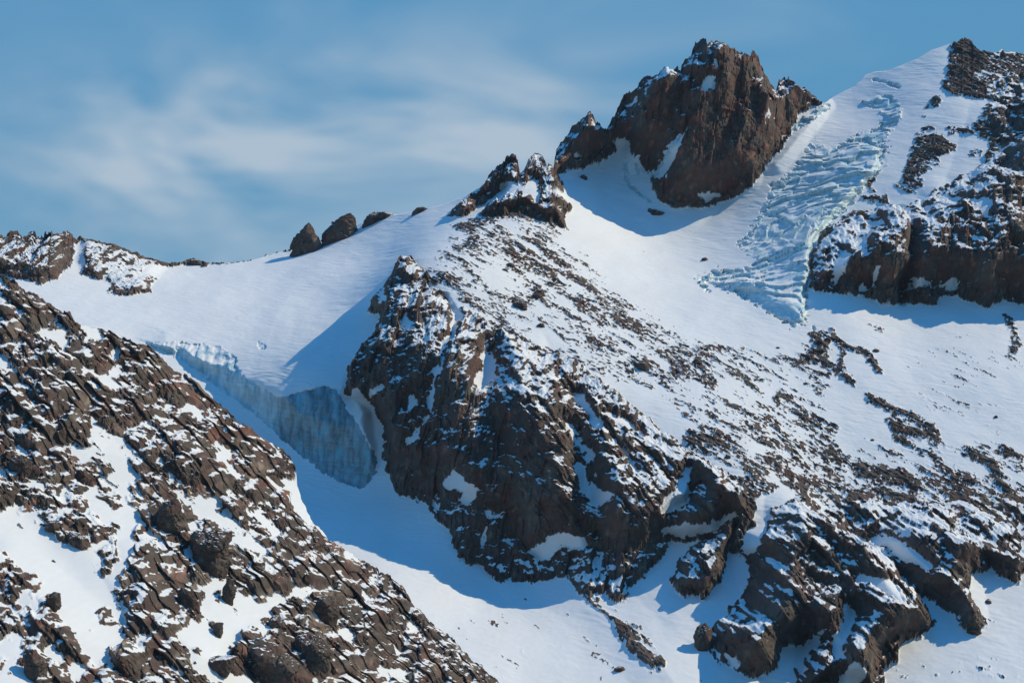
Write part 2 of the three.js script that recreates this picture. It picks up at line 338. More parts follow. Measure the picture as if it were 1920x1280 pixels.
// how much rock shows through the snow (0 deep snow .. 1 bare)
const c = (pts, v, soft, swell) => M.fill('cover', pts, v, soft, swell), cl = (pts, w, v, soft) => M.line('cover', pts, w, v, soft);
c([[850, 400], [1000, 380], [1060, 430], [1150, 520], [1260, 610], [1400, 650], [1520, 640], [1565, 700], [1560, 780], [1600, 850], [1720, 900], [1830, 960], [1800, 1010], [1500, 960], [1400, 930], [1290, 860], [1150, 750], [960, 640], [870, 585], [790, 505], [830, 450]], 0.475, 26);
c([[1560, 860], [1700, 800], [1900, 830], [2000, 860], [2000, 1060], [1700, 1000], [1500, 950]], 0.43, 30);
c([[1640, 560], [1850, 600], [1780, 700], [1900, 720], [1880, 790], [1700, 760], [1620, 660]], 0.05, 20);
c([[1300, 600], [1420, 600], [1500, 640], [1400, 640]], 0.2, 16);
const ROWS = [
  [[[870, 425], [905, 412], [950, 400], [1000, 405], [1050, 425]], 34, 0.66],
  [[[855, 465], [890, 452], [940, 470], [985, 500]], 26, 0.62],
  [[[930, 440], [980, 470], [1030, 520], [1080, 560]], 22, 0.6],
  [[[1000, 432], [1060, 475], [1110, 510]], 10, 0.6],
  [[[1010, 455], [1080, 520], [1140, 575], [1210, 625], [1280, 680]], 22, 0.62],
  [[[960, 500], [1010, 545], [1010, 560]], 16, 0.62],
  [[[1085, 570], [1150, 590], [1180, 620], [1240, 650], [1300, 700], [1330, 720]], 16, 0.62],
  [[[790, 530], [830, 520], [870, 550], [920, 590], [985, 640]], 20, 0.6],
  [[[1100, 660], [1160, 690], [1210, 720]], 24, 0.5],
  [[[1270, 690], [1310, 690], [1330, 720]], 34, 0.68],
  [[[1230, 640], [1300, 660], [1390, 690], [1480, 760], [1550, 810]], 26, 0.6],
  [[[1330, 650], [1420, 660], [1500, 690], [1540, 720]], 16, 0.58],
  [[[1380, 700], [1450, 740], [1530, 790], [1560, 800]], 22, 0.66],
  [[[1320, 740], [1400, 770], [1470, 820], [1580, 860]], 22, 0.58],
  [[[1340, 780], [1420, 810], [1500, 860], [1560, 900]], 22, 0.6],
  [[[1300, 820], [1370, 840], [1420, 880], [1400, 920]], 30, 0.66],
  [[[1440, 860], [1520, 900], [1600, 930], [1700, 950]], 26, 0.66],
  [[[1620, 880], [1680, 890], [1710, 910]], 34, 0.7],
  [[[1530, 630], [1550, 680], [1600, 715]], 18, 0.8],
  [[[1500, 680], [1545, 660], [1550, 640]], 22, 0.75],
  [[[1590, 650], [1620, 660], [1650, 690]], 22, 0.72],
  [[[1560, 620], [1580, 640]], 16, 0.8], [[[1630, 610], [1660, 620]], 12, 0.7],
  [[[1540, 620], [1560, 630], [1580, 650], [1575, 690]], 14, 0.66],
  [[[1630, 745], [1660, 760], [1700, 780]], 22, 0.7],
  [[[1670, 790], [1700, 810], [1720, 815]], 26, 0.8], [[[1710, 780], [1740, 800], [1760, 830]], 26, 0.8],
  [[[1760, 730], [1800, 740]], 22, 0.6], [[[1765, 760], [1800, 765], [1850, 775], [1860, 795]], 22, 0.7],
  [[[1605, 815], [1650, 840], [1685, 862]], 5, 0.75], [[[1680, 822], [1740, 850], [1780, 880], [1830, 900]], 10, 0.75],
  [[[1820, 845], [1850, 860], [1880, 900], [1900, 950], [1930, 980]], 22, 0.75], [[[1880, 840], [1910, 860], [1915, 870]], 18, 0.7],
  [[[1740, 880], [1800, 920], [1860, 950]], 34, 0.62], [[[1640, 745], [1650, 750]], 12, 0.6],
  [[[1890, 600], [1905, 640], [1895, 690]], 20, 0.7], [[[1850, 680], [1890, 690]], 8, 0.6],
  [[[1300, 900], [1370, 920], [1420, 930]], 20, 0.6], [[[1290, 860], [1310, 900], [1345, 930], [1390, 950]], 30, 0.9],
  [[[1110, 640], [1120, 640]], 20, 0.7], [[[1190, 680], [1205, 685]], 26, 0.75], [[[1020, 550], [1010, 548]], 14, 0.75],
  [[[970, 565], [985, 568]], 12, 0.8],
];
for (const [p, w, v] of ROWS) cl(p, w, v, 9);
c([[1140, 720], [1230, 730], [1290, 790], [1270, 830], [1200, 760], [1130, 720]], 0.1, 12);
c([[1420, 720], [1460, 720], [1440, 750]], 0.15, 10);
c([[840, 600], [870, 575], [930, 600], [900, 620]], 0.25, 12);
c([[790, 540], [850, 555], [860, 600], [850, 640], [835, 580], [800, 560]], 0.05, 8);
c([[1400, 920], [1500, 895], [1600, 910], [1740, 925], [1860, 920], [2000, 950], [2000, 1090], [1760, 1010], [1560, 1000], [1440, 970]], 0.66, 18);
c([[1440, 925], [1475, 915], [1490, 935], [1440, 965], [1420, 960]], 0.06, 8);
c([[780, 1130], [1060, 1100], [1330, 1300], [880, 1300]], 0.3, 30);
c([[1060, 430], [1200, 440], [1340, 520], [1260, 590], [1130, 500]], 0.2, 30);
c([[1640, 640], [1820, 620], [1960, 700], [1960, 840], [1700, 770]], 0.34, 24);
// bare masses
for (const p of [PEAK, CLIFF, KNOLL_A, KNOLL_B, KNOLL_C, KNOLL_D, HORN, RIDGE_A]) c(p, 1, 4, 6);
c(BUTTRESS.map(([x, y]) => [x, y]), 0.98, 5, 6);
c(RIDGE_B, 0.62, 6);
cl([[150, 443], [220, 465], [320, 498], [360, 488], [384, 494]], 14, 0.9, 3);
cl([[145, 460], [155, 490], [145, 510]], 14, 0.05, 4); cl([[220, 540], [245, 548], [270, 545]], 20, 1, 4);
cl([[390, 494], [440, 492], [500, 478], [545, 468]], 4, 0.8, 2);
// summit rocks and couloirs on the right
c([[1790, 60], [1830, 80], [1860, 96], [2060, 100], [2060, 330], [1880, 300], [1840, 260], [1800, 200], [1770, 140]], 0.66, 10);
for (const [p, w, v] of [
  [[[1800, 80], [1815, 95], [1830, 110], [1790, 150], [1800, 170]], 40, 0.98],
  [[[1760, 190], [1780, 200]], 34, 0.85], [[[1735, 195], [1730, 215]], 16, 0.75],
  [[[1770, 160], [1840, 170], [1870, 190], [1900, 210]], 28, 0.8],
  [[[1780, 240], [1840, 250]], 26, 0.7], [[[1770, 270], [1830, 290]], 24, 0.62],
  [[[1690, 290], [1730, 270], [1760, 265], [1740, 300], [1680, 330], [1650, 350]], 46, 0.68], [[[1700, 255], [1760, 235], [1800, 240]], 18, 0.6], [[[1790, 150], [1830, 200], [1850, 240]], 30, 0.72], [[[1690, 320], [1710, 350]], 50, 0.75],
  [[[1620, 370], [1660, 375]], 16, 0.85], [[[1550, 440], [1600, 400], [1650, 390]], 16, 0.6],
  [[[1750, 280], [1775, 282]], 16, 1], [[[1870, 100], [1890, 130]], 20, 0.6],
]) cl(p, w, v, 6);
c([[1700, 150], [1770, 120], [1780, 145], [1740, 190], [1720, 240], [1690, 330], [1650, 370], [1640, 350], [1665, 300]], 0.04, 8);
c([[1775, 175], [1850, 185], [1830, 230], [1760, 240], [1740, 230]], 0.12, 8);
c([[1700, 395], [1780, 345], [1840, 312], [1830, 290], [1770, 330], [1720, 360], [1640, 400]], 0.04, 5);
c([[1800, 260], [1830, 250], [1810, 300], [1760, 330], [1740, 340], [1790, 290]], 0.15, 6);
c([[1540, 960], [1640, 950], [1760, 960], [1900, 990], [1960, 1040], [1880, 1050], [1740, 1000], [1690, 1060], [1620, 1010]], 0.9, 12);
c([[1850, 165], [1890, 140], [2060, 140], [2060, 330], [1880, 310], [1856, 240]], 0.97, 8);
// snow lying in the gullies and on the shelves of the bare masses
for (const [p, w, v] of [
  [[[1165, 275], [1185, 310], [1210, 345]], 22, 0], [[[1290, 240], [1265, 290], [1230, 335]], [6, 24], 0.1],
  [[[1300, 195], [1320, 185]], 26, 0.4], [[[1255, 150], [1270, 160], [1290, 175]], 10, 0.25], [[[1080, 300], [1130, 285]], 12, 0.35],
  [[[1305, 372], [1350, 372]], 10, 0.15], [[[1325, 145], [1330, 160]], 10, 0.5],
  [[[945, 352], [985, 365], [1000, 340]], 18, 0.15], [[[1000, 345], [1005, 385]], 16, 0.35], [[[930, 385], [945, 360]], 12, 0.1],
  [[[905, 372], [935, 340], [945, 322]], 5, 0.2],
  [[[670, 750], [690, 790], [700, 830]], 26, 0.05], [[[700, 745], [720, 730]], 16, 0.3],
  [[[850, 560], [855, 600], [848, 640]], 14, 0.02], [[[838, 640], [820, 720], [815, 760]], 16, 0.45],
  [[[780, 740], [765, 775]], 26, 0.35], [[[815, 760], [800, 800], [770, 835]], 12, 0.2], [[[905, 650], [920, 690], [900, 720]], 26, 0.42],
  [[[850, 905], [880, 920], [870, 940]], 30, 0.25], [[[1085, 745], [1110, 790], [1120, 800]], 20, 0.15], [[[1050, 790], [1090, 840], [1100, 860]], 22, 0.25],
  [[[1130, 775], [1180, 800], [1200, 820]], 12, 0.3], [[[1080, 880], [1090, 920], [1130, 940]], 14, 0.3],
  [[[1290, 880], [1275, 930], [1255, 950]], [14, 40], 0.08], [[[1000, 1040], [1040, 1020], [1085, 1015]], 30, 0.2], [[[1085, 990], [1120, 1005]], 14, 0.3],
  [[[1250, 1000], [1330, 990], [1370, 970]], 20, 0.1],
  [[[1430, 950], [1420, 990], [1385, 1060]], [26, 22], 0.05], [[[1560, 1000], [1620, 1020]], 16, 0.12], [[[1580, 1085], [1640, 1100]], 22, 0.06],
  [[[1640, 1010], [1690, 1040], [1720, 1060]], 26, 0.15], [[[1575, 1150], [1560, 1190], [1555, 1220]], [30, 20], 0.08], [[[1550, 1170], [1520, 1200], [1490, 1240]], 18, 0.3],
  [[[1500, 1075], [1560, 1110], [1600, 1150]], 10, 0.4], [[[1590, 1250], [1580, 1290]], 30, 0.05],
  [[[1720, 1120], [1750, 1140], [1790, 1160]], 16, 0.1], [[[1680, 1080], [1700, 1095]], 14, 0.15],
  [[[1820, 400], [1800, 430]], 30, 0.5], [[[1770, 360], [1765, 400]], 34, 0.55], [[[1610, 440], [1600, 480]], 26, 0.45], [[[1575, 480], [1560, 540]], 22, 0.4],
  [[[1870, 475], [1905, 485]], 10, 0.1], [[[1700, 540], [1780, 535]], 20, 0.45], [[[1640, 500], [1620, 545]], 26, 0.5],
]) cl(p, w, v, 9);
cl([[1075, 1100], [1120, 1130], [1170, 1180], [1235, 1245]], [10, 24], 0.98, 6); cl([[1120, 1120], [1180, 1170], [1225, 1220]], 22, 0.48, 10);
cl([[1260, 1250], [1310, 1270]], 14, 0.42, 8); cl([[960, 1105], [1050, 1110], [1040, 1160], [970, 1170]], 40, 0.26, 20);
for (const p of [[[1670, 1250], [1740, 1246], [1830, 1238], [1930, 1232]], [[1690, 1268], [1760, 1262], [1840, 1252], [1930, 1246]], [[1820, 1270], [1930, 1266]]]) cl(p, 5, 0.66, 4);
cl([[1830, 1150], [1850, 1170]], 14, 0.8, 4); cl([[1850, 1150], [1865, 1165]], 12, 0.6, 6);

// how craggy, how dusted, how reddish
for (const p of [PEAK, BUTTRESS, CLIFF, KNOLL_A, KNOLL_B, KNOLL_C, KNOLL_D, HORN]) M.fill('cliff', p.map(([x, y]) => [x, y]), 1, 10, 6);
M.fill('cliff', [[1480, 940], [1860, 930], [2000, 960], [2000, 1090], [1760, 1010], [1560, 1000]], 0.6, 20);
M.fill('cliff', RIDGE_A, 1, 8); M.fill('cliff', RIDGE_B, 0.6, 8); M.fill('dust', RIDGE_A, 0.24, 8); M.fill('dust', RIDGE_B, 0.55, 8);
M.fill('dust', [[800, 640], [960, 640], [1000, 760], [960, 1000], [850, 980], [760, 900]], 0.5, 30);
M.fill('dust', [[1080, 880], [1250, 860], [1230, 1050], [1100, 1100], [1000, 1080]], 0.55, 30);
M.fill('dust', [[1540, 410], [1700, 390], [1680, 560], [1520, 540]], 0.38, 20);
M.fill('dust', [[1040, 300], [1140, 210], [1300, 110], [1310, 240], [1230, 320], [1100, 310]], 0.62, 16);
M.fill('dust', [[1300, 130], [1440, 130], [1440, 330], [1260, 390]], 0.16, 20);
M.fill('dust', [[1690, 400], [1870, 310], [1920, 180], [2060, 180], [2060, 560], [1690, 560]], 0.3, 20);
M.fill('dust', [[1000, 680], [1200, 780], [1280, 870], [1000, 850]], 0.3, 20);
for (const p of [KNOLL_B, KNOLL_C, KNOLL_A]) M.fill('dust', p.map(([x, y]) => [x, y]), 0.22, 10);
M.fill('dust', [[1330, 1180], [1400, 1050], [1540, 1060], [1540, 1180], [1420, 1280]], 0.08, 20); M.fill('dust', [[1860, 190], [2060, 150], [2060, 400], [1830, 400], [1840, 310]], 0.1, 14); M.fill('cliff', [[1540, 960], [1640, 950], [1760, 960], [1900, 990], [1960, 1040], [1740, 1000], [1690, 1060], [1620, 1010]], 1, 14); M.fill('cliff', [[1850, 165], [1890, 140], [2060, 140], [2060, 330], [1880, 310], [1856, 240]], 1, 10); M.fill('dust', KNOLL_D, 0.16, 10);
M.fill('rust', HORN, 0.5, 8); M.fill('rust', PEAK, 0.85, 10); M.fill('rust', CLIFF, 0.45, 10); M.fill('rust', [[660, 660], [850, 600], [1000, 700], [980, 1080], [740, 900]], 0.35, 20);

// where the beds dip to the right instead of standing upright
M.fill('diag', [[940, 620], [1300, 860], [1320, 930], [1200, 980], [1060, 1000], [960, 900]], 1, 50);
M.fill('diag', [[1230, 850], [1700, 900], [2000, 980], [2000, 1300], [1230, 1300]], 1, 40);
// glacier ice
M.fill('ice', ICE_WALL, 1, 5); M.fill('ice', ICEFALL, 1, 22); M.fill('ice', SUMMIT_ICE, 1, 10);
M.line('ice', [[1640, 262], [1666, 236], [1672, 210]], 22, 0.8, 10); M.line('ice', [[1490, 240], [1530, 215], [1550, 200]], 16, 0.9, 4); M.line('ice', [[1445, 300], [1480, 250]], 12, 0.6, 5);
M.line('ice', [[1310, 520], [1325, 545]], 12, 0.9, 3); M.line('ice', [[1640, 150], [1680, 160]], 8, 0.8, 3); M.line('ice', [[1660, 155], [1685, 165]], 8, 0.8, 3);
M.line('ice', [[1172, 310], [1175, 345], [1215, 385]], 9, 0.8, 3); M.line('ice', [[1192, 315], [1195, 335]], 8, 0.8, 3); M.line('ice', [[1285, 250], [1222, 340]], 10, 0.7, 4);
M.line('ice', [[1585, 520], [1605, 545]], 12, 0.9, 3); M.line('ice', [[490, 645], [497, 655]], 10, 0.9, 3); M.line('ice', [[1525, 610], [1527, 622]], 6, 0.8, 2);

// zones: which landform a patch belongs to
const ZONES = ['snow_basin', 'glacier', 'snow_slope', 'rock_buttress', 'hanging_glacier', 'mountain_peak', 'rock_cliff', 'rocky_knoll', 'rocky_knoll_001', 'rocky_knoll_002', 'skyline_ridge', 'skyline_ridge_001', 'rock_horn'];
const grow = (p) => p.map(([x, y]) => [x, y]);
M.label('zone', [[-200, 300], [900, 250], [940, 330], [860, 420], [790, 480], [700, 570], [650, 690], [660, 750], [706, 830], [708, 895], [682, 920], [600, 884], [500, 799], [430, 742], [280, 652], [0, 660], [-200, 660]], 1);
M.label('zone', [[860, 420], [940, 330], [1060, 330], [1300, 400], [1500, 620], [1560, 540], [2100, 540], [2100, 1240], [1640, 1240], [1400, 950], [1290, 870], [1000, 700], [850, 580], [770, 490]], 2);
M.label('zone', [[1050, 300], [1150, 200], [1480, 200], [1560, 100], [1790, 40], [1800, 100], [1740, 190], [1660, 340], [1560, 430], [1522, 540], [1530, 625], [1400, 600], [1250, 540], [1080, 420], [1060, 380]], 4);
M.label('zone', [[1800, 40], [2100, 40], [2100, 560], [1750, 562], [1560, 545], [1520, 540], [1522, 480], [1560, 430], [1660, 340], [1740, 190], [1790, 130], [1785, 80]], 6);
M.label('zone', grow(PEAK), 5); M.label('zone', grow(BUTTRESS), 3);
M.label('zone', grow(KNOLL_A), 7); M.label('zone', grow(KNOLL_B), 8); M.label('zone', grow(KNOLL_C), 9);
M.label('zone', grow(KNOLL_D), 13); M.label('zone', grow(RIDGE_A), 10); M.label('zone', grow(RIDGE_B), 11); M.label('zone', grow(HORN), 12);

const SKYLINE = [[-150, 460], [-60, 455], [0, 462], [10, 455], [25, 447], [40, 447], [55, 450], [75, 446], [85, 447], [100, 452], [110, 447], [118, 443], [124, 440], [132, 443], [138, 449], [150, 447], [170, 451], [195, 458], [225, 470], [250, 480], [275, 487], [300, 494], [320, 497], [345, 491], [352, 485], [365, 482], [375, 487], [384, 494], [410, 493], [440, 492], [480, 485], [500, 478], [540, 468], [560, 463], [600, 450], [640, 434], [690, 411], [740, 402], [790, 393], [830, 383], [865, 371], [880, 363], [900, 350], [920, 335], [940, 321], [950, 312], [958, 308], [970, 308], [974, 321], [984, 318], [992, 303], [1003, 296], [1013, 301], [1022, 316], [1037, 326], [1042, 294], [1055, 280], [1064, 264], [1075, 245], [1088, 230], [1096, 222], [1105, 220], [1113, 228], [1118, 240], [1132, 250], [1140, 241], [1150, 229], [1158, 210], [1168, 192], [1172, 182], [1190, 175], [1207, 160], [1216, 158], [1225, 160], [1245, 150], [1265, 145], [1285, 132], [1296, 112], [1308, 103], [1320, 105], [1330, 100], [1345, 110], [1360, 118], [1380, 123], [1400, 131], [1420, 136], [1430, 155], [1440, 172], [1452, 184], [1458, 164], [1467, 153], [1478, 159], [1483, 170], [1500, 169], [1515, 180], [1530, 193], [1545, 195], [1560, 183], [1575, 175], [1600, 163], [1615, 150], [1622, 141], [1640, 135], [1665, 133], [1690, 122], [1720, 110], [1745, 95], [1775, 85], [1800, 76], [1812, 73], [1825, 80], [1838, 95], [1850, 97], [1870, 99], [1879, 92], [1886, 99], [1905, 98], [1920, 100], [1980, 108], [2080, 112]];

// ------------------------------------------------------------------ materials
const snowMat = new THREE.MeshPhysicalMaterial({ vertexColors: true, roughness: 0.72, specularIntensity: 0.35 });
const rockMat = new THREE.MeshStandardMaterial({ vertexColors: true, roughness: 0.92, flatShading: true });
const iceMat = new THREE.MeshPhysicalMaterial({ vertexColors: true, roughness: 0.42, specularIntensity: 0.6 });

// ------------------------------------------------------------------ relief -> meshes
const FULL = 1;
// a sheet of terrain between a bottom height and its crest; columns fan out with height
function sheet(chart, crestPts, bottomY, wide, cols, rows, look, hidden) {
  const ch = chart, F = ch.fields;
  const crest = crestPts.map(([px, py]) => { const p = ch.place(px, py); return [p[0] / wide(p[1]), p[1]]; }).sort((a, b) => a[0] - b[0]);
  const smoothCrest = (u) => { let t = 0; for (let k = -8; k <= 8; k++) t += crestAt(clamp(u + k * (u1 - u0) * 0.012, u0, u1)); return t / 17; };
  const crestAt = (u) => {
    let k = 0; while (k < crest.length - 2 && crest[k + 1][0] < u) k++;
    const a = crest[k], b = crest[k + 1];
    return mix(a[1], b[1], clamp((u - a[0]) / (b[0] - a[0] + 1e-9)));
  };
  const u0 = crest[0][0], u1 = crest[crest.length - 1][0];
  const BACK = 5, R = rows + 1 + BACK, C = cols + 1, n = R * C;
  const P = new Float32Array(n * 3), kind = new Uint8Array(n), zone = new Uint8Array(n), col = new Float32Array(n * 3), chx = new Float32Array(n), chy = new Float32Array(n);
  const snowTop = new Float32Array(n);
  for (let i = 0; i < C; i++) {
    const u = mix(u0, u1, i / cols), yc = crestAt(u) + look.teeth(u * wide(crestAt(u)), crestAt(u)), ys = smoothCrest(u), yk = mix(bottomY, ys, 0.7);
    for (let j = 0; j <= rows; j++) {
      const v = j / rows, y = v < 0.7 ? mix(bottomY, ys, v) : mix(yk, yc, (v - 0.7) / 0.3), x = u * wide(y), k = j * C + i;
      chx[k] = x; chy[k] = y;
      const s = look.surface(x, y);
      const d = ch.sample(ch.base, x, y) - s.proud;
      P[k * 3] = x; P[k * 3 + 1] = y + 0.42 * s.lift; P[k * 3 + 2] = -d + 0.9 * s.lift;
      kind[k] = s.kind; zone[k] = s.zone; snowTop[k] = s.margin;
    }
    // the far side, out of sight: the crest rolls over and falls away
    for (let b = 1; b <= BACK; b++) {
      const k = (rows + b) * C + i, e = rows * C + i;
      P[k * 3] = P[e * 3]; P[k * 3 + 1] = P[e * 3 + 1] - [0, 3, 14, 45, 130, 330][b]; P[k * 3 + 2] = P[e * 3 + 2] - [0, 5, 16, 45, 120, 280][b];
      kind[k] = kind[e]; zone[k] = zone[e]; chx[k] = chx[e]; chy[k] = chy[e] + 6 * b; snowTop[k] = 0;
    }
  }
  const index = new Uint32Array((R - 1) * (C - 1) * 6);
  let q = 0;
  for (let j = 0; j < R - 1; j++) for (let i = 0; i < C - 1; i++) {
    const a = j * C + i, b = a + 1, c2 = a + C, d = c2 + 1;
    if (hidden && hidden(chx[a], chy[a]) && hidden(chx[d], chy[d])) continue;
    // split each cell along its shorter diagonal
    const dz1 = Math.abs(P[a * 3 + 2] - P[d * 3 + 2]), dz2 = Math.abs(P[b * 3 + 2] - P[c2 * 3 + 2]);
    if (dz1 < dz2) { index[q++] = a; index[q++] = b; index[q++] = d; index[q++] = a; index[q++] = d; index[q++] = c2; }
    else { index[q++] = a; index[q++] = b; index[q++] = c2; index[q++] = b; index[q++] = d; index[q++] = c2; }
  }
  const whole = new THREE.BufferGeometry();
  whole.setAttribute('position', new THREE.BufferAttribute(P, 3));
  whole.setIndex(new THREE.BufferAttribute(index.slice(0, q), 1));
  whole.computeVertexNormals();
  const N = whole.attributes.normal.array;
  // snow settles on ledges; then every patch gets its own colour
  const up = new Float32Array(n);
  for (let j = 0; j < R; j++) for (let i = 0; i < C; i++) {
    let t = 0, m = 0;
    for (let b = -1; b <= 1; b++) for (let a = -2; a <= 2; a++) { const jj = j + b, ii = i + a; if (jj >= 0 && jj < R && ii >= 0 && ii < C) { t += N[(jj * C + ii) * 3 + 1]; m++; } }
    up[j * C + i] = 0.5 * t / m + 0.5 * N[(j * C + i) * 3 + 1];
  }
  for (let k = 0; k < n; k++) {
    if (kind[k] === 2 && look.crusted(chx[k], chy[k], up[k])) kind[k] = 0;
    if (kind[k] === 1 && k < (rows - 4) * C && look.ledge(chx[k], chy[k], up[k], snowTop[k])) kind[k] = 0;
    look.colour(kind[k], chx[k], chy[k], snowTop[k], col, k * 3);
  }
  // sort the faces into landform / matter
  const bins = new Map();
  for (let t = 0; t < q; t += 3) {
    const a = index[t], b = index[t + 1], c2 = index[t + 2];
    const kd = kind[a] === kind[b] ? kind[a] : kind[c2];
    const key = zone[a] * 4 + kd;
    if (!bins.has(key)) bins.set(key, []);
    bins.get(key).push(a, b, c2);
  }
  const out = new Map(), remap = new Int32Array(n);
  for (const [key, list] of bins) {
    remap.fill(-1);
    const ids = [], idx = new Uint32Array(list.length);
    for (let t = 0; t < list.length; t++) { let r = remap[list[t]]; if (r < 0) { r = remap[list[t]] = ids.length; ids.push(list[t]); } idx[t] = r; }
    const g = new THREE.BufferGeometry(), p = new Float32Array(ids.length * 3), nn = new Float32Array(ids.length * 3), cc = new Float32Array(ids.length * 3);
    const kd = key % 4;
    for (let t = 0; t < ids.length; t++) {
      const s = ids[t] * 3;
      for (let e = 0; e < 3; e++) { p[t * 3 + e] = P[s + e]; nn[t * 3 + e] = N[s + e]; }
      // a face at the border of two kinds of ground keeps the colour of its own kind
      if (kind[ids[t]] === kd) for (let e = 0; e < 3; e++) cc[t * 3 + e] = col[s + e];
      else look.colour(kd, chx[ids[t]], chy[ids[t]], 0, cc, t * 3);
    }
    g.setAttribute('position', new THREE.BufferAttribute(p, 3));
    g.setAttribute('normal', new THREE.BufferAttribute(nn, 3));
    g.setAttribute('color', new THREE.BufferAttribute(cc, 3));
    g.setIndex(new THREE.BufferAttribute(idx, 1));
    out.set(key, g);
  }
  return out;
}
const PART = [['snow_cover', snowMat], ['bare_rock', rockMat], ['glacier_ice', iceMat]];
function landform(name, label, category, zoneId, parts) {
  const g = new THREE.Group(); g.name = name;
  g.userData = { label, category, kind: 'structure' };
  for (let kd = 0; kd < 3; kd++) {
    const geo = parts.get(zoneId * 4 + kd);
    if (!geo) continue;
    const m = new THREE.Mesh(geo, PART[kd][1]); m.name = PART[kd][0];
    m.castShadow = m.receiveShadow = true; g.add(m);
  }
  scene.add(g);
  return g;
}

// ------------------------------------------------------------------ how the ground is shaped and coloured
const ROT = (a) => { const s = Math.sin(a), k = Math.cos(a); return (x, y) => [x * k + y * s, -x * s + y * k]; };
const strikeSlab = ROT(-0.9), strikeSlope = ROT(-0.56), strikeCliff = ROT(1.42), strikeFore = ROT(-0.78);
// zero-mean rock relief in metres
function crag(x, y, seed, rot) {                     // fractured faces, split along the given direction
  const wx = x + 3 * vnoise(x * 0.05, y * 0.05, seed + 90), wy = y + 3 * vnoise(x * 0.05 + 9, y * 0.05, seed + 91);
  const [a, b] = rot(wx, wy);
  return 15 * block(a / 64, b / 32, seed) + 11 * brick(a / 46, b / 19, seed + 5, -0.2) + 3 * block(a / 14, b / 9, seed + 7) + 5.4 * brick(a / 17, b / 7.4, seed + 10, -0.25) + 3.2 * brick(a / 7.5, b / 3.6, seed + 15, -0.2) + 1.7 * brick(a / 3.6, b / 2.0, seed + 20);
}
function rubble(x, y, seed, rot) {                    // outcrops strung along the strike
  const wx = x + 3 * vnoise(x * 0.04, y * 0.04, seed + 90), wy = y + 3 * vnoise(x * 0.04 + 9, y * 0.04, seed + 91);
  const [a, b] = rot(wx, wy);
  return 4.6 * fbm(a / 44, b / 8, seed, 3, 0.65) + 3.6 * brick(a / 19, b / 4, seed + 10, -0.3) + 3.2 * vnoise(a / 7.5, b / 2.0, seed + 13) + 2.4 * vnoise(a / 3.6, b / 1.4, seed + 16);
}
const rockTone = (x, y, rust, out, o, seed) => {
  const a = vnoise(x / 38, y / 38, seed), b = vnoise(x / 11, y / 7, seed + 1), f = vnoise(x / 2.6, y / 2.0, seed + 2), g = fbm(x / 16 + 4, y / 22, seed + 3, 3), p = fbm(x / 7, y / 13, seed + 6, 2);
  const v = (1 + 0.25 * a + 0.24 * b + 0.26 * f) * mix(1, 1.9, sstep(0.25, 0.8, p));
  const r = clamp(rust * 0.8 + 0.35 * g), grey = clamp(0.45 - 0.7 * g + 0.3 * a);
  let R = mix(0.080, 0.128, r), G = mix(0.047, 0.050, r), B = mix(0.033, 0.030, r);
  R = mix(R, 0.080, grey); G = mix(G, 0.062, grey); B = mix(B, 0.044, grey);
  out[o] = R * v; out[o + 1] = G * v; out[o + 2] = B * v;
};
const snowTone = (x, y, out, o) => {
  const v = 0.79 + 0.025 * vnoise(x / 30, y / 30, 701) + 0.02 * vnoise(x / 4, y / 3, 702);
  out[o] = v * 0.98; out[o + 1] = v; out[o + 2] = v * 0.975;
};
// glacier ice: milky turquoise in the icefall, dirt-streaked and darker in the wall
const iceTone = (x, y, out, o) => {
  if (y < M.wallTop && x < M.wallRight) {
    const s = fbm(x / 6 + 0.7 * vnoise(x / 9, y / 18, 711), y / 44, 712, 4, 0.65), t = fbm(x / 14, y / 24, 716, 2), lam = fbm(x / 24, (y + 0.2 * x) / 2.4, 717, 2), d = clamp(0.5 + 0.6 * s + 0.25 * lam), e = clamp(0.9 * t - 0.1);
    const pale = sstep(M.wallMiddle + 14, M.wallMiddle - 14, x + 6 * t);       // the wall turns paler towards its left end
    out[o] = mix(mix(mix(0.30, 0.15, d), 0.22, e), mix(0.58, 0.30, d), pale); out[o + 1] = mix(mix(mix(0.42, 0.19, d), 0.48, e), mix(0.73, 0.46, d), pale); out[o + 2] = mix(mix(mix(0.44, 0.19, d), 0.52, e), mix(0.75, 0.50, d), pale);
  } else {
    const [a, b] = iceGrain(x, y);
    const s = fbm(a / 9, b / 2.6, 718, 3, 0.6), t = vnoise(x / 16, y / 12, 719), d = clamp(0.42 + 0.55 * s + 0.3 * t);
    out[o] = mix(0.64, 0.38, d); out[o + 1] = mix(0.76, 0.57, d); out[o + 2] = mix(0.77, 0.59, d);
  }
};
// the flow of the icefall swings as it comes down, and its crevasses with it
function iceGrain(x, y) {
  const [cx, cy] = M.iceCentre, t = (y - cy) / 100;
  const ang = 0.15 + 0.75 * Math.exp(-((t - 0.45) ** 2) / 0.18) - 0.75 * sstep(-0.35, -0.95, t);
  const s = Math.sin(ang), k = Math.cos(ang), dx = x - cx, dy = y - cy;
  const w = 9 * vnoise(x / 34, y / 34, 63);
  return [dx * k + dy * s + w, -dx * s + dy * k + w];
}

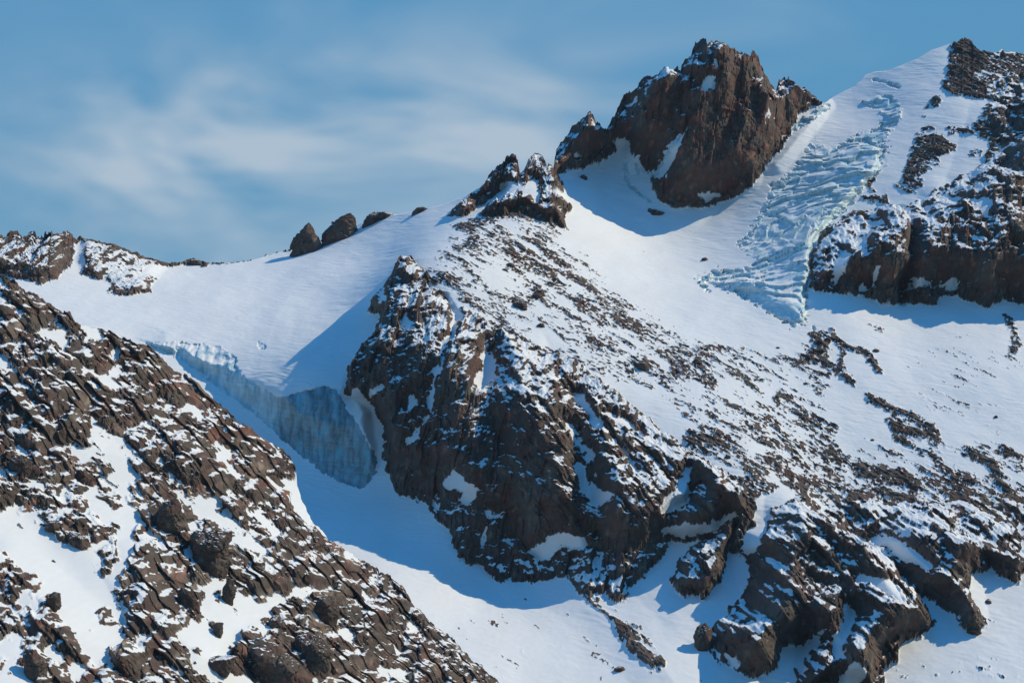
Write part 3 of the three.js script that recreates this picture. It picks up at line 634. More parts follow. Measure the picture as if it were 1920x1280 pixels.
const mountainLook = {
  teeth(x, y) {
    const bare = sstep(0.55, 0.9, M.sample(M.fields.cover, x, y - 6));
    return bare * (9 * brick(x / 11, 0.5, 801) + 6 * brick(x / 4.4, 0.5, 803) + 2.4 * brick(x / 2, 0.5, 805) - 3);
  },
  surface(x, y) {
    const F = M.fields;
    const w1 = vnoise(x / 22, y / 22, 1), w2 = vnoise(x / 22, y / 22, 2), w3 = vnoise(x / 6, y / 6, 3), w4 = vnoise(x / 6, y / 6, 4);
    const w5 = vnoise(x / 2.6, y / 2.6, 5), w6 = vnoise(x / 2.6, y / 2.6, 6);
    const qx = x + 4.5 * w1 + 2.6 * w3 + 1.6 * w5, qy = y + 4.5 * w2 + 2.6 * w4 + 1.6 * w6;
    const cover = M.sample(F.cover, qx, qy), cliff = M.sample(F.cliff, qx, qy), ice = M.sample(F.ice, x + 1.2 * w3, y + 1.2 * w4);
    const proud = M.sample(F.proud, x + 2.4 * w1, y + 2.4 * w2);
    const wind = 0.15 * x + y + 3 * vnoise(x / 24, y / 18, 11);
    let snow = 1.7 * vnoise(x / 70, y / 55, 7) + 0.5 * vnoise(x / 22, y / 13, 8) + (0.34 + 0.34 * vnoise(x / 60, y / 40, 12)) * vnoise(x / 17, wind / 2.8, 9) + 0.16 * vnoise(x / 6, wind / 1.8, 10) + 0.5 * Math.max(0, vnoise(x / 34 + 5, wind / 9, 13));
    let kind = 0, lift = snow, margin = 0;
    if (cover > 0.015) {
      const rs = rubble(x, y, 100, strikeSlope), dg = M.sample(F.diag, x, y);
      const rc = cliff < 0.02 ? 0 : mix(dg < 0.98 ? crag(x, y, 200, strikeCliff) : 0, dg > 0.02 ? crag(x, y, 240, strikeSlab) : 0, dg);
      const rock = mix(0.6 * ((cover - 0.5) * 26 + rs), 0.9 * ((cover - 0.40) * 30 + rc), cliff);
      if (rock > snow) kind = 1;
      margin = rock - snow;
      lift = kind ? mix(snow, rock, 0.8) : snow;
    }
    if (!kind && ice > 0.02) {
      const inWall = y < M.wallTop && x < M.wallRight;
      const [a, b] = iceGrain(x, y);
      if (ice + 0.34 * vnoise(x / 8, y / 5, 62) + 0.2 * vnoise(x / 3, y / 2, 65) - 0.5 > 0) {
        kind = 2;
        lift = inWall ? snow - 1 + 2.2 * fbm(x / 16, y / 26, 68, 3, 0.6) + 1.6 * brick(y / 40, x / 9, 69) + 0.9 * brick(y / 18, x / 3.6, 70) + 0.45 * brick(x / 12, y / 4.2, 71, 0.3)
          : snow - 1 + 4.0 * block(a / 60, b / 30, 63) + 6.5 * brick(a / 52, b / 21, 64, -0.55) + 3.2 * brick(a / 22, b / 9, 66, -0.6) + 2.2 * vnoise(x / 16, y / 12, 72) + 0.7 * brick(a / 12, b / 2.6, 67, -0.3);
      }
    }
    const z = M.nearest(F.zone, qx, qy);
    return { proud, lift, kind, zone: z, margin };
  },
  crusted(x, y, up) {                               // old snow lies on the gentler ice
    const n = fbm(x / 18, y / 12, 421, 3), wall = y < M.wallTop && x < M.wallRight;
    if (!wall) return up > 0.85 - 0.2 * n;
    return x < M.wallMiddle && up > 0.72 - 0.3 * n;
  },
  ledge(x, y, up, margin) {
    const dust = M.sample(M.fields.dust, x, y), n = fbm(x / 14, y / 10, 401, 3, 0.6), f = vnoise(x / 3.4, y / 1.7, 405);
    const cliff = M.sample(M.fields.cliff, x, y);
    if (cliff < 0.5 && 3.4 * vnoise((0.85 * x - 0.53 * y) / 4.4, (0.53 * x + 0.85 * y) / 1.4, 407) + 1.8 * vnoise(x / 6, y / 3.2, 408) + 0.3 > margin * 0.6) return true;
    return up > mix(1.25, 0.86, cliff) - 0.42 * dust - 0.20 * n - 0.10 * f;
  },
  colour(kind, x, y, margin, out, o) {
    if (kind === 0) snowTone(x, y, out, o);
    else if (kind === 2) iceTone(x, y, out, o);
    else rockTone(x, y, M.sample(M.fields.rust, x, y), out, o, 500);
  },
};
M.wallTop = M.place(560, 640)[1]; M.wallRight = M.place(760, 800)[0]; M.wallMiddle = M.place(520, 760)[0]; M.iceCentre = M.place(1480, 470);

// ================================================================== the near hillside on the left
const CREST = [[-420, 470], [-180, 496], [-60, 508], [0, 515], [20, 528], [45, 545], [65, 556], [85, 567], [108, 583], [120, 590], [135, 592], [140, 606], [165, 612], [200, 617], [222, 628], [245, 645], [268, 656], [280, 655], [292, 662], [305, 678], [330, 695], [360, 712], [385, 735], [405, 755], [430, 775], [450, 800], [475, 815], [500, 828], [520, 838], [535, 850], [548, 866], [554, 880], [556, 905], [566, 940], [590, 980], [615, 1008], [645, 1032], [675, 1052], [700, 1066], [730, 1085], [755, 1110], [780, 1142], [800, 1158], [820, 1175], [845, 1200], [880, 1235], [930, 1275], [985, 1310], [1010, 1318]];
const near = new Chart([
  [-180, 1320, 1560], [0, 1290, 1600], [0, 1100, 1740], [0, 900, 1880], [0, 700, 2020], [0, 520, 2140], [-180, 900, 1860], [-180, 520, 2120], [-420, 1320, 1540], [-420, 900, 1840], [-420, 480, 2120],
  [200, 1290, 1680], [200, 1100, 1810], [200, 900, 1960], [200, 760, 2060], [200, 620, 2170],
  [400, 1290, 1770], [400, 1100, 1900], [400, 900, 2060], [400, 760, 2180], [550, 880, 2200], [550, 1100, 1990], [550, 1290, 1860],
  [690, 1066, 2160], [700, 1180, 2040], [700, 1290, 1960], [800, 1160, 2150], [850, 1290, 2060], [1010, 1320, 2140],
], -680, 60, -200, 340, 1.6);
const L = near;
L.field('proud'); L.field('cover', 0.72); L.field('dust', 0.3); L.field('rust');
const lc = (pts, v, soft = 5) => L.fill('cover', pts, v, soft), ll = (pts, w, v, soft = 5) => L.line('cover', pts, w, v, soft);
// crest and ribs running down to the right
L.rib([[0, 700], [100, 790], [200, 850], [330, 880]], 12, 60);
L.rib([[120, 690], [250, 780], [330, 850], [420, 930], [520, 1040], [600, 1110]], 12, 50);
L.rib([[0, 1060], [100, 1150], [230, 1240], [300, 1290]], 12, 50);
L.rib([[250, 1050], [300, 1150], [380, 1230]], 16, 50); L.rib([[360, 1000], [450, 1030], [500, 1080]], 12, 36);
L.rib([[480, 1200], [560, 1260], [600, 1300]], 12, 40); L.rib([[560, 1180], [640, 1250], [680, 1300]], 10, 34);
L.rib([[30, 950], [120, 1080], [220, 1190]], -12, 50);
L.rib([[640, 1050], [740, 1160], [850, 1280]], 8, 30);
// bare rock
for (const [p, w, v] of [
  [[[0, 560], [60, 600], [130, 650], [200, 670]], 50, 0.8], [[[0, 720], [60, 770], [130, 790]], 70, 0.98], [[[60, 760], [130, 740], [200, 780]], 60, 0.95],
  [[[260, 660], [320, 700], [390, 760], [450, 820], [520, 870]], 60, 0.9], [[[200, 780], [290, 840], [330, 880]], 60, 0.86], [[[160, 720], [220, 750]], 40, 0.8],
  [[[330, 820], [420, 880], [500, 940], [560, 1000], [640, 1060]], 46, 0.86], [[[270, 880], [310, 920], [320, 970]], 60, 0.85],
  [[[60, 880], [90, 880]], 40, 0.8], [[[330, 970], [340, 1000]], 50, 0.85], [[[370, 1000], [430, 1030]], 60, 0.9], [[[430, 1050], [480, 1090]], 40, 0.85],
  [[[250, 1070], [300, 1110], [350, 1170]], 80, 0.92], [[[380, 1080], [400, 1110]], 50, 0.9], [[[420, 1060], [470, 1090]], 30, 0.85],
  [[[0, 1080], [60, 1140], [110, 1210]], 80, 0.85], [[[120, 1230], [200, 1290]], 60, 0.75], [[[230, 1190], [290, 1240], [350, 1290]], 60, 0.95],
  [[[480, 1200], [540, 1250], [580, 1290]], 70, 0.92], [[[560, 1190], [620, 1240], [660, 1290]], 60, 0.95], [[[590, 1130], [620, 1130]], 46, 0.9],
  [[[640, 1120], [700, 1160], [760, 1230], [830, 1290]], 50, 0.85], [[[700, 1200], [760, 1280]], 50, 0.85], [[[760, 1160], [820, 1190]], 18, 0.8],
]) ll(p, w, v, 12);
// snow between
for (const [p, w, v] of [
  [[[20, 985], [60, 1030], [120, 1080], [170, 1130], [210, 1190]], [58, 48], 0.04], [[[40, 955], [110, 960], [150, 1000]], 50, 0.14],
  [[[60, 900], [120, 920], [180, 930]], 26, 0.3], [[[190, 870], [220, 930], [190, 980]], 24, 0.34], [[[130, 1000], [160, 1060]], 46, 0.06],
  [[[170, 1110], [230, 1180], [270, 1200]], 28, 0.06], [[[240, 980], [240, 1020], [215, 1090]], 22, 0.15], [[[200, 1000], [180, 1020]], 20, 0.12],
  [[[300, 860], [330, 900], [400, 950], [470, 1000], [520, 1060]], [22, 32], 0.26], [[[430, 920], [480, 960], [520, 1000]], 24, 0.12],
  [[[350, 1030], [380, 1060], [410, 1075]], 16, 0.05], [[[390, 1140], [430, 1165], [500, 1140], [560, 1110], [620, 1105]], 26, 0.05],
  [[[440, 1170], [430, 1200], [400, 1240]], 44, 0.06], [[[390, 1250], [430, 1270], [470, 1300]], 30, 0.15], [[[350, 1190], [400, 1200]], 26, 0.08],
  [[[30, 660], [50, 690], [90, 690]], 16, 0.1], [[[0, 680], [20, 700]], 14, 0.15], [[[90, 690], [120, 700], [125, 715]], 18, 0.05], [[[170, 690], [190, 710], [210, 720]], 14, 0.15],
  [[[150, 610], [190, 640]], 18, 0.25], [[[80, 620], [120, 640]], 14, 0.3], [[[110, 790], [125, 785]], 20, 0.15], [[[180, 800], [230, 830]], 12, 0.32], [[[10, 850], [60, 840]], 20, 0.25],
  [[[100, 1220], [150, 1260]], 26, 0.3], [[[70, 1140], [40, 1100]], 14, 0.3], [[[120, 1140], [160, 1200], [190, 1230]], 26, 0.2], [[[20, 1190], [40, 1230]], 16, 0.2], [[[30, 1260], [60, 1270]], 20, 0.15],
  [[[640, 1190], [680, 1210]], 16, 0.15], [[[620, 1215], [670, 1225]], 10, 0.1], [[[660, 1110], [720, 1130]], 10, 0.25], [[[700, 1250], [730, 1270]], 26, 0.25],
  [[[760, 1150], [790, 1190], [830, 1230], [880, 1280]], 12, 0.1], [[[560, 890], [580, 960], [620, 1010], [690, 1066]], 8, 0.15], [[[700, 1080], [740, 1115]], 14, 0.1],
  [[[540, 1080], [570, 1100]], 14, 0.1], [[[450, 1240], [500, 1290]], 14, 0.1], [[[400, 770], [440, 810]], 8, 0.3], [[[360, 800], [400, 850], [470, 920]], 8, 0.3],
]) ll(p, v < 0.05 ? w : typeof w === 'number' ? w * 0.8 : w.map((q) => q * 0.8), v < 0.05 ? v : v + 0.15, 9);
for (const [x, y, w, h, v] of [[40, 930, 60, 30, 0.62], [100, 940, 50, 26, 0.66], [95, 915, 36, 16, 0.62], [140, 905, 30, 40, 0.6], [185, 930, 26, 60, 0.62], [205, 945, 40, 60, 0.6], [165, 985, 50, 24, 0.66], [120, 975, 24, 20, 0.6], [190, 1000, 40, 40, 0.62], [215, 1030, 40, 40, 0.66], [175, 1060, 30, 20, 0.6], [230, 930, 30, 30, 0.66], [265, 935, 30, 20, 0.62], [30, 985, 30, 16, 0.6], [205, 1160, 60, 60, 0.6], [235, 1175, 50, 50, 0.66], [150, 1180, 40, 30, 0.55], [390, 960, 60, 30, 0.55], [350, 930, 50, 24, 0.55], [470, 1010, 40, 24, 0.55], [430, 1255, 50, 24, 0.5], [470, 1150, 40, 20, 0.5], [440, 1130, 40, 16, 0.55]])
  lc([[x - w / 2, y - h * 0.3], [x, y - h / 2], [x + w / 2, y + h * 0.2], [x + w * 0.2, y + h / 2], [x - w * 0.3, y + h * 0.3]], v, 7);
L.fill('rust', [[280, 670], [420, 760], [540, 860], [700, 1060], [640, 1060], [500, 930], [380, 830], [260, 720]], 0.55, 16);
L.fill('rust', [[0, 1080], [160, 1180], [250, 1290], [0, 1290]], 0.4, 20);
L.fill('dust', [[0, 880], [260, 860], [300, 1000], [200, 1200], [0, 1000]], 0.45, 20);

const nearLook = {
  teeth(x, y) { return 2.2 * brick(x / 8, 0.5, 811) + 1.6 * brick(x / 3, 0.5, 813) + 0.8 * brick(x / 1.4, 0.5, 815); },
  surface(x, y) {
    const F = L.fields;
    const w1 = vnoise(x / 14, y / 14, 21), w2 = vnoise(x / 14, y / 14, 22), w3 = vnoise(x / 4, y / 4, 23), w4 = vnoise(x / 4, y / 4, 24);
    const w5 = vnoise(x / 1.7, y / 1.7, 25), w6 = vnoise(x / 1.7, y / 1.7, 26);
    const qx = x + 2.6 * w1 + 1.7 * w3 + 1.1 * w5, qy = y + 2.6 * w2 + 1.7 * w4 + 1.1 * w6;
    const cover = L.sample(F.cover, qx, qy);
    const snow = 0.9 * vnoise(x / 34, y / 28, 27) + 0.22 * vnoise(x / 10, y / 8, 28) + 0.04 * vnoise(x / 3, y / 2, 29);
    const vx = x + 2 * vnoise(x * 0.07, y * 0.07, 30), vy = y + 2 * vnoise(x * 0.07 + 7, y * 0.07, 31);
    const [a, b] = strikeFore(vx, vy);
    const mood = vnoise(a / 46, b / 24, 302), fine = clamp(0.6 + 1.2 * mood, 0.12, 1.4), slab = 0.9 - 0.7 * mood;
    const r = 8 * block(a / 70, b / 26, 305) + 5.5 * brick(a / 34, b / 15, 310, -0.35) + 7.5 * block(a / 18, b / 10, 313) + slab * 3.8 * brick(a / 19, b / 5.4, 315, -0.5) + fine * (2.8 * block(a / 5.5, b / 3.6, 318) + 1.5 * brick(a / 5.4, b / 2.4, 320, -0.3) + 1.3 * block(a / 2.4, b / 1.7, 325));
    const rock = (cover - 0.40) * 19 + r;
    const kind = rock > snow ? 1 : 0;
    return { proud: L.sample(F.proud, x, y), lift: kind ? mix(snow, rock, 0.9) : snow, kind, zone: 0, margin: rock - snow };
  },
  ledge(x, y, up) {
    const dust = L.sample(L.fields.dust, x, y), n = fbm(x / 9, y / 6, 431, 3, 0.6), f = vnoise(x / 2.4, y / 1.2, 435);
    return up > 0.89 - 0.35 * dust - 0.2 * n - 0.14 * f;
  },
  colour(kind, x, y, margin, out, o) {
    if (kind === 0) snowTone(x, y, out, o);
    else { rockTone(x * 1.5, y * 1.5, L.sample(L.fields.rust, x, y), out, o, 540); const tan = 0.9 + 0.9 * sstep(0.1, 0.6, fbm(x / 17, y / 17, 548, 3)); out[o] *= tan; out[o + 1] *= tan; out[o + 2] *= tan; }
  },
};

// ------------------------------------------------------------------ build
// the part of the mountain that the near hillside hides
const hiddenPoly = (() => {
  const pts = [[-200, 680], [100, 710], [250, 800], [400, 900], [480, 1000], [560, 1120], [660, 1200], [740, 1300], [760, 1400], [-200, 1400]];
  return M.poly(pts);
})();
const mountainBottom = M.place(960, 1310)[1];
const yTop = 800, wide = (y) => mix(520, 830, (y + 120) / (yTop + 120));
const mParts = sheet(M, SKYLINE, mountainBottom, wide, Math.round(1400 / FULL), Math.round(800 / FULL), mountainLook, (x, y) => Chart.inside(hiddenPoly, x, y));
console.log('mountain built');
const ZL = [
  ['snow_basin', 'smooth snow basin in blue shade below the ice wall and brighter moraine snow beneath', 'snow basin'],
  ['glacier', 'broad smooth snow glacier on the left ending in a blue ice wall', 'glacier'],
  ['snow_slope', 'bright snow slope right of the central ridge, streaked with rows of dark rock', 'snow slope'],
  ['rock_buttress', 'dark craggy buttress in the centre, snow lodged on its ledges', 'rock buttress'],
  ['hanging_glacier', 'steep hanging glacier with cracked turquoise icefall right of the dark peak', 'glacier'],
  ['mountain_peak', 'dark brown rock tower standing against the sky above the snow saddle', 'mountain peak'],
  ['mountain_wall', 'dark rock cliff and snowy summit ridge at the right edge', 'mountain'],
  ['rocky_knoll', 'small snow-dusted rock knoll in the shaded gully below the buttress', 'rocky knoll'],
  ['rocky_knoll_001', 'largest dark rocky knoll low on the right above the valley snow', 'rocky knoll'],
  ['rocky_knoll_002', 'rightmost rocky knoll, its foot pointing down into the corner snowfield', 'rocky knoll'],
  ['skyline_ridge', 'dark rock crest at the far left end of the skyline', 'ridge'],
  ['skyline_ridge_001', 'snow-dusted rocky dome beside the narrow snow chute on the left skyline', 'ridge'],
  ['rock_horn', 'jagged brown rock horns on the skyline left of the high peak', 'rock horn'],
  ['rocky_knoll_003', 'dark square-headed rock block at the lower right end of the central buttress', 'rocky knoll'],
];
ZL.forEach(([n, l, k], z) => landform(n, l, k, z, mParts));
const nearBottom = -150;
const nParts = sheet(L, CREST, nearBottom, (y) => 300, Math.round(860 / FULL), Math.round(600 / FULL), nearLook);
landform('rocky_hillside', 'near rocky hillside on the left, brown slabs dipping right with snow between', 'hillside', 0, nParts);
console.log('hillside built');

// ------------------------------------------------------------------ single rocks, blocks and pinnacles
const taken = {};
// outline: surveyed corners of the rock; thick: its depth as a share of its width; snowy: how much of its top is covered
function rock(chart, look, name, label, category, outline, thick, snowy, behind = 0, detail = 14) {
  const nth = taken[name] = (taken[name] ?? -1) + 1, seed = 900 + nth * 31 + name.length * 7;
  const xs = outline.map((p) => p[0]), ys = outline.map((p) => p[1]);
  const cx = (Math.min(...xs) + Math.max(...xs)) / 2, cy = (Math.min(...ys) + Math.max(...ys)) / 2, bottom = Math.max(...ys);
  const b = chart.place(cx, bottom), s = look.surface(b[0], b[1]);
  const d = b[2] - s.proud - Math.max(0, s.lift) * 0.9 + behind, m = d / FPX, base = at(cx, bottom, d);
  const w = (Math.max(...xs) - Math.min(...xs)) * m, dep = w * thick, pts = [];
  for (const [k, f] of [[0, 1], [0.5, 0.5], [-0.6, 0.9]])
    outline.forEach(([x, y], i) => pts.push(new THREE.Vector3(((x - cx) * f) * m, (bottom - (cy + (y - cy) * f)) * m + (hash(i, nth, 3) - 0.5) * w * 0.08, k * dep * (0.8 + 0.4 * hash(i, nth, 4)))));
  const hgt = bottom - Math.min(...ys), x0 = Math.min(...xs), x1 = Math.max(...xs);
  for (const x of [x0, x1]) for (const k of [-0.6, 0.3]) pts.push(new THREE.Vector3((x - cx) * m * (behind ? 1 : 0.45), -(behind ? 0.8 : 0.3) * hgt * m, k * dep * 0.6));   // the buried foot
  const hull = new ConvexGeometry(pts), hp = hull.attributes.position, mid = new THREE.Vector3(0, (bottom - cy) * m, 0), planes = [];
  const A = new THREE.Vector3(), B = new THREE.Vector3(), C = new THREE.Vector3();
  for (let i = 0; i < hp.count; i += 3) {
    A.fromBufferAttribute(hp, i).sub(mid); B.fromBufferAttribute(hp, i + 1).sub(mid); C.fromBufferAttribute(hp, i + 2).sub(mid);
    const n = B.clone().sub(A).cross(C.clone().sub(A)).normalize();
    if (n.lengthSq() > 0.5) { let k = n.dot(A); if (k < 0) { n.negate(); k = -k; } planes.push([n, k]); }
  }
  const ico = new THREE.IcosahedronGeometry(1, detail), ip = ico.attributes.position, P = [], v = new THREE.Vector3();
  for (let i = 0; i < ip.count; i++) {
    v.fromBufferAttribute(ip, i).normalize();
    let r = 1e9;
    for (const [n, k] of planes) { const q = n.dot(v); if (q > 1e-4) r = Math.min(r, k / q); }
    const rough = (behind ? 0.3 : 0.22) * brick((v.x + 0.4 * v.z) * 1.6 + nth, (v.y + 0.5 * v.z) * 1.6 + 3, seed, -0.3) + 0.08 * brick((v.x - 0.5 * v.z) * 4 + nth, (v.y + 0.3 * v.x) * 4, seed + 7) + 0.04 * brick((v.x + v.z) * 9, (v.y - v.z) * 9, seed + 9);
    v.multiplyScalar(r * (1 + rough)).add(mid);
    P.push(v.x, v.y, v.z);
  }
  const parts = [[], []], tone = [[], []], n = new THREE.Vector3();
  for (let i = 0; i < P.length; i += 9) {
    A.set(P[i], P[i + 1], P[i + 2]); B.set(P[i + 3], P[i + 4], P[i + 5]); C.set(P[i + 6], P[i + 7], P[i + 8]);
    n.copy(B).sub(A).cross(v.copy(C).sub(A)).normalize();
    const x = base[0] + A.x, y = base[1] + A.y;
    const cap = n.y > 1.05 - 0.6 * snowy - 0.22 * vnoise(x / 1.3 + A.z, y / 1.1, seed + 11) && snowy > 0 ? 1 : 0;
    for (let e = 0; e < 9; e++) parts[cap].push(P[i + e]);
    const o = [0, 0, 0];
    for (const q of [A, B, C]) { if (cap) snowTone(base[0] + q.x, base[1] + q.y, o, 0); else rockTone((base[0] + q.x + 0.6 * q.z) * 1.6, (base[1] + q.y) * 1.6, 0.3 * hash(nth, 5, 6), o, 0, 570); tone[cap].push(...o); }
  }
  const mesh = (k, mat) => {
    const g = new THREE.BufferGeometry();
    g.setAttribute('position', new THREE.Float32BufferAttribute(parts[k], 3)); g.setAttribute('color', new THREE.Float32BufferAttribute(tone[k], 3)); g.computeVertexNormals();
    const o = new THREE.Mesh(g, mat); o.castShadow = o.receiveShadow = true; return o;
  };
  const o = new THREE.Group(), body = mesh(0, rockMat);
  body.name = 'rock_body'; o.add(body);
  o.name = nth ? name + '_' + String(nth).padStart(3, '0') : name;
  const sunk = behind ? 0 : 0.16;                    // bedded in the slope
  o.position.set(base[0], base[1] - sunk * hgt * m, -d + dep * (0.1 - sunk));
  o.userData = { label, category };
  if (parts[1].length) { const c2 = mesh(1, snowMat); c2.name = 'snow_cap'; c2.userData.kind = 'stuff'; o.add(c2); }
  scene.add(o);
}
// an outline for a rock of ordinary shape: w wide, h high, standing on (x, y)
const lump = (x, y, w, h, k = 0) => [[-0.5, 0], [-0.46, 0.42 + 0.1 * k], [-0.24, 0.82 - 0.2 * k], [0.02 - 0.15 * k, 1], [0.28, 0.8 + 0.1 * k], [0.46, 0.4], [0.5, 0.02], [0.1, -0.12]].map(([a, b]) => [x + a * w, y - b * h]);
const far = (...a) => rock(M, mountainLook, ...a), by = (...a) => rock(L, nearLook, ...a);
far('rock_pinnacle', 'pointed brown rock tooth on the left snow skyline', 'rock pinnacle', [[544, 474], [546, 458], [556, 438], [569, 425], [578, 418], [586, 425], [593, 440], [600, 455], [604, 466]], 0.5, 0, 9);
far('rock_slab', 'rounded brown rock slab leaning on the snow crest right of the pointed tooth', 'rock slab', [[600, 452], [604, 436], [613, 426], [630, 412], [650, 402], [661, 401], [668, 408], [652, 418], [632, 434], [616, 448]], 0.4, 0.1, 12);
far('rock_outcrop', 'low dark outcrop on the snow skyline, between the leaning slab and the horns', 'rock outcrop', [[684, 412], [690, 402], [702, 396], [712, 399], [724, 398], [730, 404], [742, 404], [720, 410]], 0.6, 0.35, 9);
far('rock_outcrop', 'smallest dark rock fleck on the snow skyline left of the horns', 'rock outcrop', [[774, 398], [782, 390], [792, 388], [802, 391], [800, 395]], 0.6, 0.1, 6);
far('rock_outcrop', 'round rock hump in the skyline dip right of the dusted dome', 'rock outcrop', [[346, 496], [350, 488], [358, 483], [367, 482], [376, 487], [384, 496]], 0.7, 0.25);
far('rock_pinnacle', 'thin dark rock needle on the summit ridge near the right edge', 'rock pinnacle', [[1875, 108], [1877, 98], [1881, 90], [1885, 94], [1889, 106]], 0.8, 0);
far('rock_pinnacle', 'squat rock tower with a knob on the skyline between peak and hanging glacier', 'rock pinnacle', [[1454, 206], [1456, 180], [1461, 160], [1467, 153], [1476, 157], [1482, 170], [1490, 190], [1486, 206]], 0.8, 0.2);
far('boulder', 'dark rock lying half in the shaded snow at the foot of the high peak', 'boulder', [[1214, 402], [1218, 386], [1226, 388], [1236, 392], [1247, 396], [1248, 403], [1230, 404]], 0.5, 0.3);
far('boulder', 'lone small boulder on the sunlit saddle snow beside the peak shadow', 'boulder', lump(1094, 334, 15, 9), 0.8, 0.4);
far('boulder', 'boulder on the upper snow slope with a snow collar on its left', 'boulder', lump(1011, 552, 24, 14, 1), 0.8, 0.3);
far('boulder', 'flat grey boulder on the upper snow slope below the snow-collared one', 'boulder', lump(974, 573, 30, 14), 0.8, 0.3);
far('boulder', 'dark brown boulder topping a short chain of rocks in the middle of the bright slope', 'boulder', lump(1205, 690, 24, 17), 0.8, 0.2);
far('boulder', 'tiny boulder on open snow under the upper slope boulders', 'boulder', lump(1014, 612, 16, 9), 0.8, 0.2);
far('boulder', 'small boulder on clean snow below the icefall basin', 'boulder', lump(1322, 488, 14, 7), 0.8, 0.1);
far('boulder', 'tall dark boulder left of the large knoll, ringed by blue shaded snow', 'boulder', [[1303, 1202], [1302, 1182], [1309, 1168], [1323, 1161], [1335, 1172], [1338, 1198], [1328, 1216], [1312, 1214]], 0.9, 0.3);
far('boulder', 'rounded boulder on the corner snowfield below the rightmost knoll', 'boulder', lump(1828, 1184, 28, 17), 0.8, 0.2);
far('boulder', 'small dark rock alone on the snow right of the rightmost knoll foot', 'boulder', lump(1854, 1130, 14, 9), 0.8, 0.3);
far('boulder', 'flat rock on the moraine snow at the bottom centre', 'boulder', lump(1162, 1256, 22, 8, 1), 0.8, 0.2);
far('boulder', 'single boulder on basin snow beside the near hillside edge', 'boulder', lump(714, 1118, 15, 8), 0.8, 0.3);
by('boulder', 'grey angular boulder standing in the snow shelf, biggest of the lower hillside', 'boulder', [[575, 1136], [596, 1112], [610, 1109], [622, 1111], [632, 1126], [634, 1140], [630, 1157], [610, 1148], [590, 1144]], 0.8, 0.16);
by('boulder', 'squat boulder with a snow stripe, left below the grey angular one', 'boulder', [[496, 1174], [502, 1158], [512, 1150], [522, 1151], [532, 1166], [536, 1174], [516, 1179]], 0.8, 0.3);
by('boulder', 'flat boulder with a thick snow top low in the white hollow', 'boulder', [[378, 1240], [388, 1228], [404, 1224], [424, 1227], [441, 1229], [428, 1240], [406, 1253], [390, 1248]], 0.8, 0.4);
by('boulder', 'small pointed tan block stuck upright in snow', 'boulder', [[398, 1168], [405, 1162], [418, 1163], [416, 1180], [409, 1191], [402, 1184]], 0.8, 0.1);
by('boulder', 'upright oval block between snow gaps above the pointed tan block', 'boulder', [[414, 1118], [418, 1092], [428, 1077], [437, 1082], [441, 1105], [434, 1122], [426, 1130]], 0.6, 0.2);
by('rock_block', 'huge square-cut block with a snowy top in the middle of the hillside', 'rock block', [[354, 990], [366, 980], [396, 979], [429, 988], [432, 1020], [428, 1046], [418, 1067], [396, 1048], [372, 1018], [358, 1004]], 0.7, 0.3);
by('rock_block', 'dark pyramid of rock above the huge square-cut block', 'rock block', [[280, 990], [287, 962], [304, 936], [328, 928], [342, 952], [350, 984], [320, 992]], 0.7, 0.06);
by('boulder', 'round greenish boulder with a blue shadow at the left of the hillside', 'boulder', [[47, 888], [50, 874], [60, 866], [71, 870], [75, 880], [66, 892], [56, 893]], 0.8, 0.1);
by('boulder', 'broad boulder with a rounded top at the left picture edge, next to the greenish one', 'boulder', [[14, 872], [22, 856], [40, 850], [56, 858], [60, 876], [36, 884]], 0.7, 0.1);
by('boulder', 'boulder jutting from the snow at the head of the white couloir', 'boulder', [[124, 1004], [130, 992], [146, 994], [162, 1004], [168, 1018], [148, 1022], [134, 1016]], 0.8, 0.3);
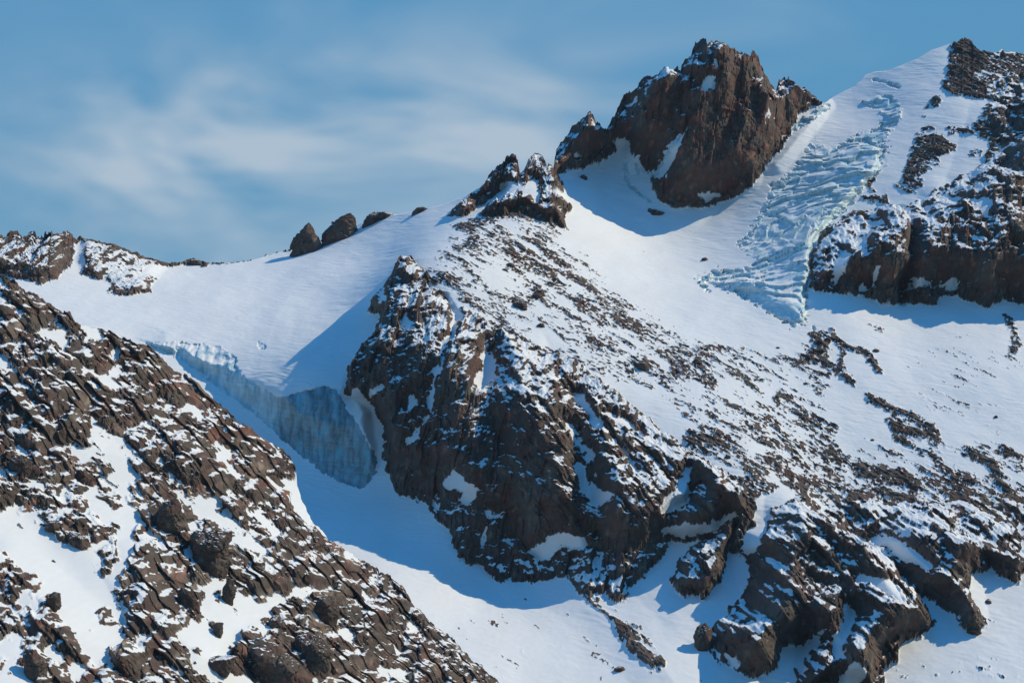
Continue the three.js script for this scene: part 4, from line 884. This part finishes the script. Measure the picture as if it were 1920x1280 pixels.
by('boulder', 'small tilted boulder in the snow above the white couloir', 'boulder', lump(96, 988, 28, 15, 1), 0.8, 0.25);
by('boulder', 'tiny dark rock alone in the middle of the white couloir', 'boulder', lump(98, 1054, 10, 6), 0.8, 0.1);
by('rock_slab', 'long smooth slab dipping right at the bottom of the hillside', 'rock slab', [[456, 1222], [464, 1200], [486, 1190], [520, 1200], [556, 1226], [580, 1262], [582, 1282], [548, 1276], [500, 1254]], 0.6, 0.2);
by('rock_slab', 'broad slab with snow on its back, above the long smooth one', 'rock slab', [[550, 1196], [560, 1180], [584, 1174], [606, 1186], [622, 1216], [620, 1246], [596, 1240], [566, 1218]], 0.7, 0.24);
by('rock_slab', 'sunlit tan slab leaning on the brown crag left of the white hollow', 'rock slab', [[328, 1100], [340, 1094], [358, 1098], [372, 1122], [374, 1140], [352, 1126]], 0.4, 0);
by('rock_block', 'brown block with a square front at the lower left', 'rock block', [[82, 1130], [86, 1112], [100, 1104], [112, 1110], [112, 1132], [96, 1138]], 0.7, 0.2);
by('rock_block', 'dark wedge of rock with a tan face near the lower left corner', 'rock block', [[40, 1214], [60, 1208], [84, 1232], [86, 1256], [72, 1272], [54, 1250]], 0.7, 0.1);

// loose rocks strewn along the rows of outcrops
for (let k = 0; k < 44; k++) {
  const [p, w] = ROWS[Math.floor(hash(k, 1, 77) * ROWS.length)], i = Math.floor(hash(k, 2, 77) * (p.length - 1)), t = hash(k, 3, 77);
  const size = 7 + 17 * hash(k, 4, 77) ** 3, x = mix(p[i][0], p[i + 1][0], t) + (hash(k, 5, 77) - 0.5) * (w + 22), y = mix(p[i][1], p[i + 1][1], t) + (hash(k, 6, 77) - 0.5) * (w + 22);
  if (x > 1910 || y > 960) continue;
  far('loose_rock', 'loose dark rock strewn among the rows of outcrops on the bright snow slope', 'rock', lump(x, y, size, size * (0.3 + 0.2 * hash(k, 7, 77)), hash(k, 8, 77)), 0.8, 0, 0, 6);
  const o = scene.children[scene.children.length - 1]; o.userData.group = 'loose rocks on the bright snow slope';
}

renderer.render(scene, camera);
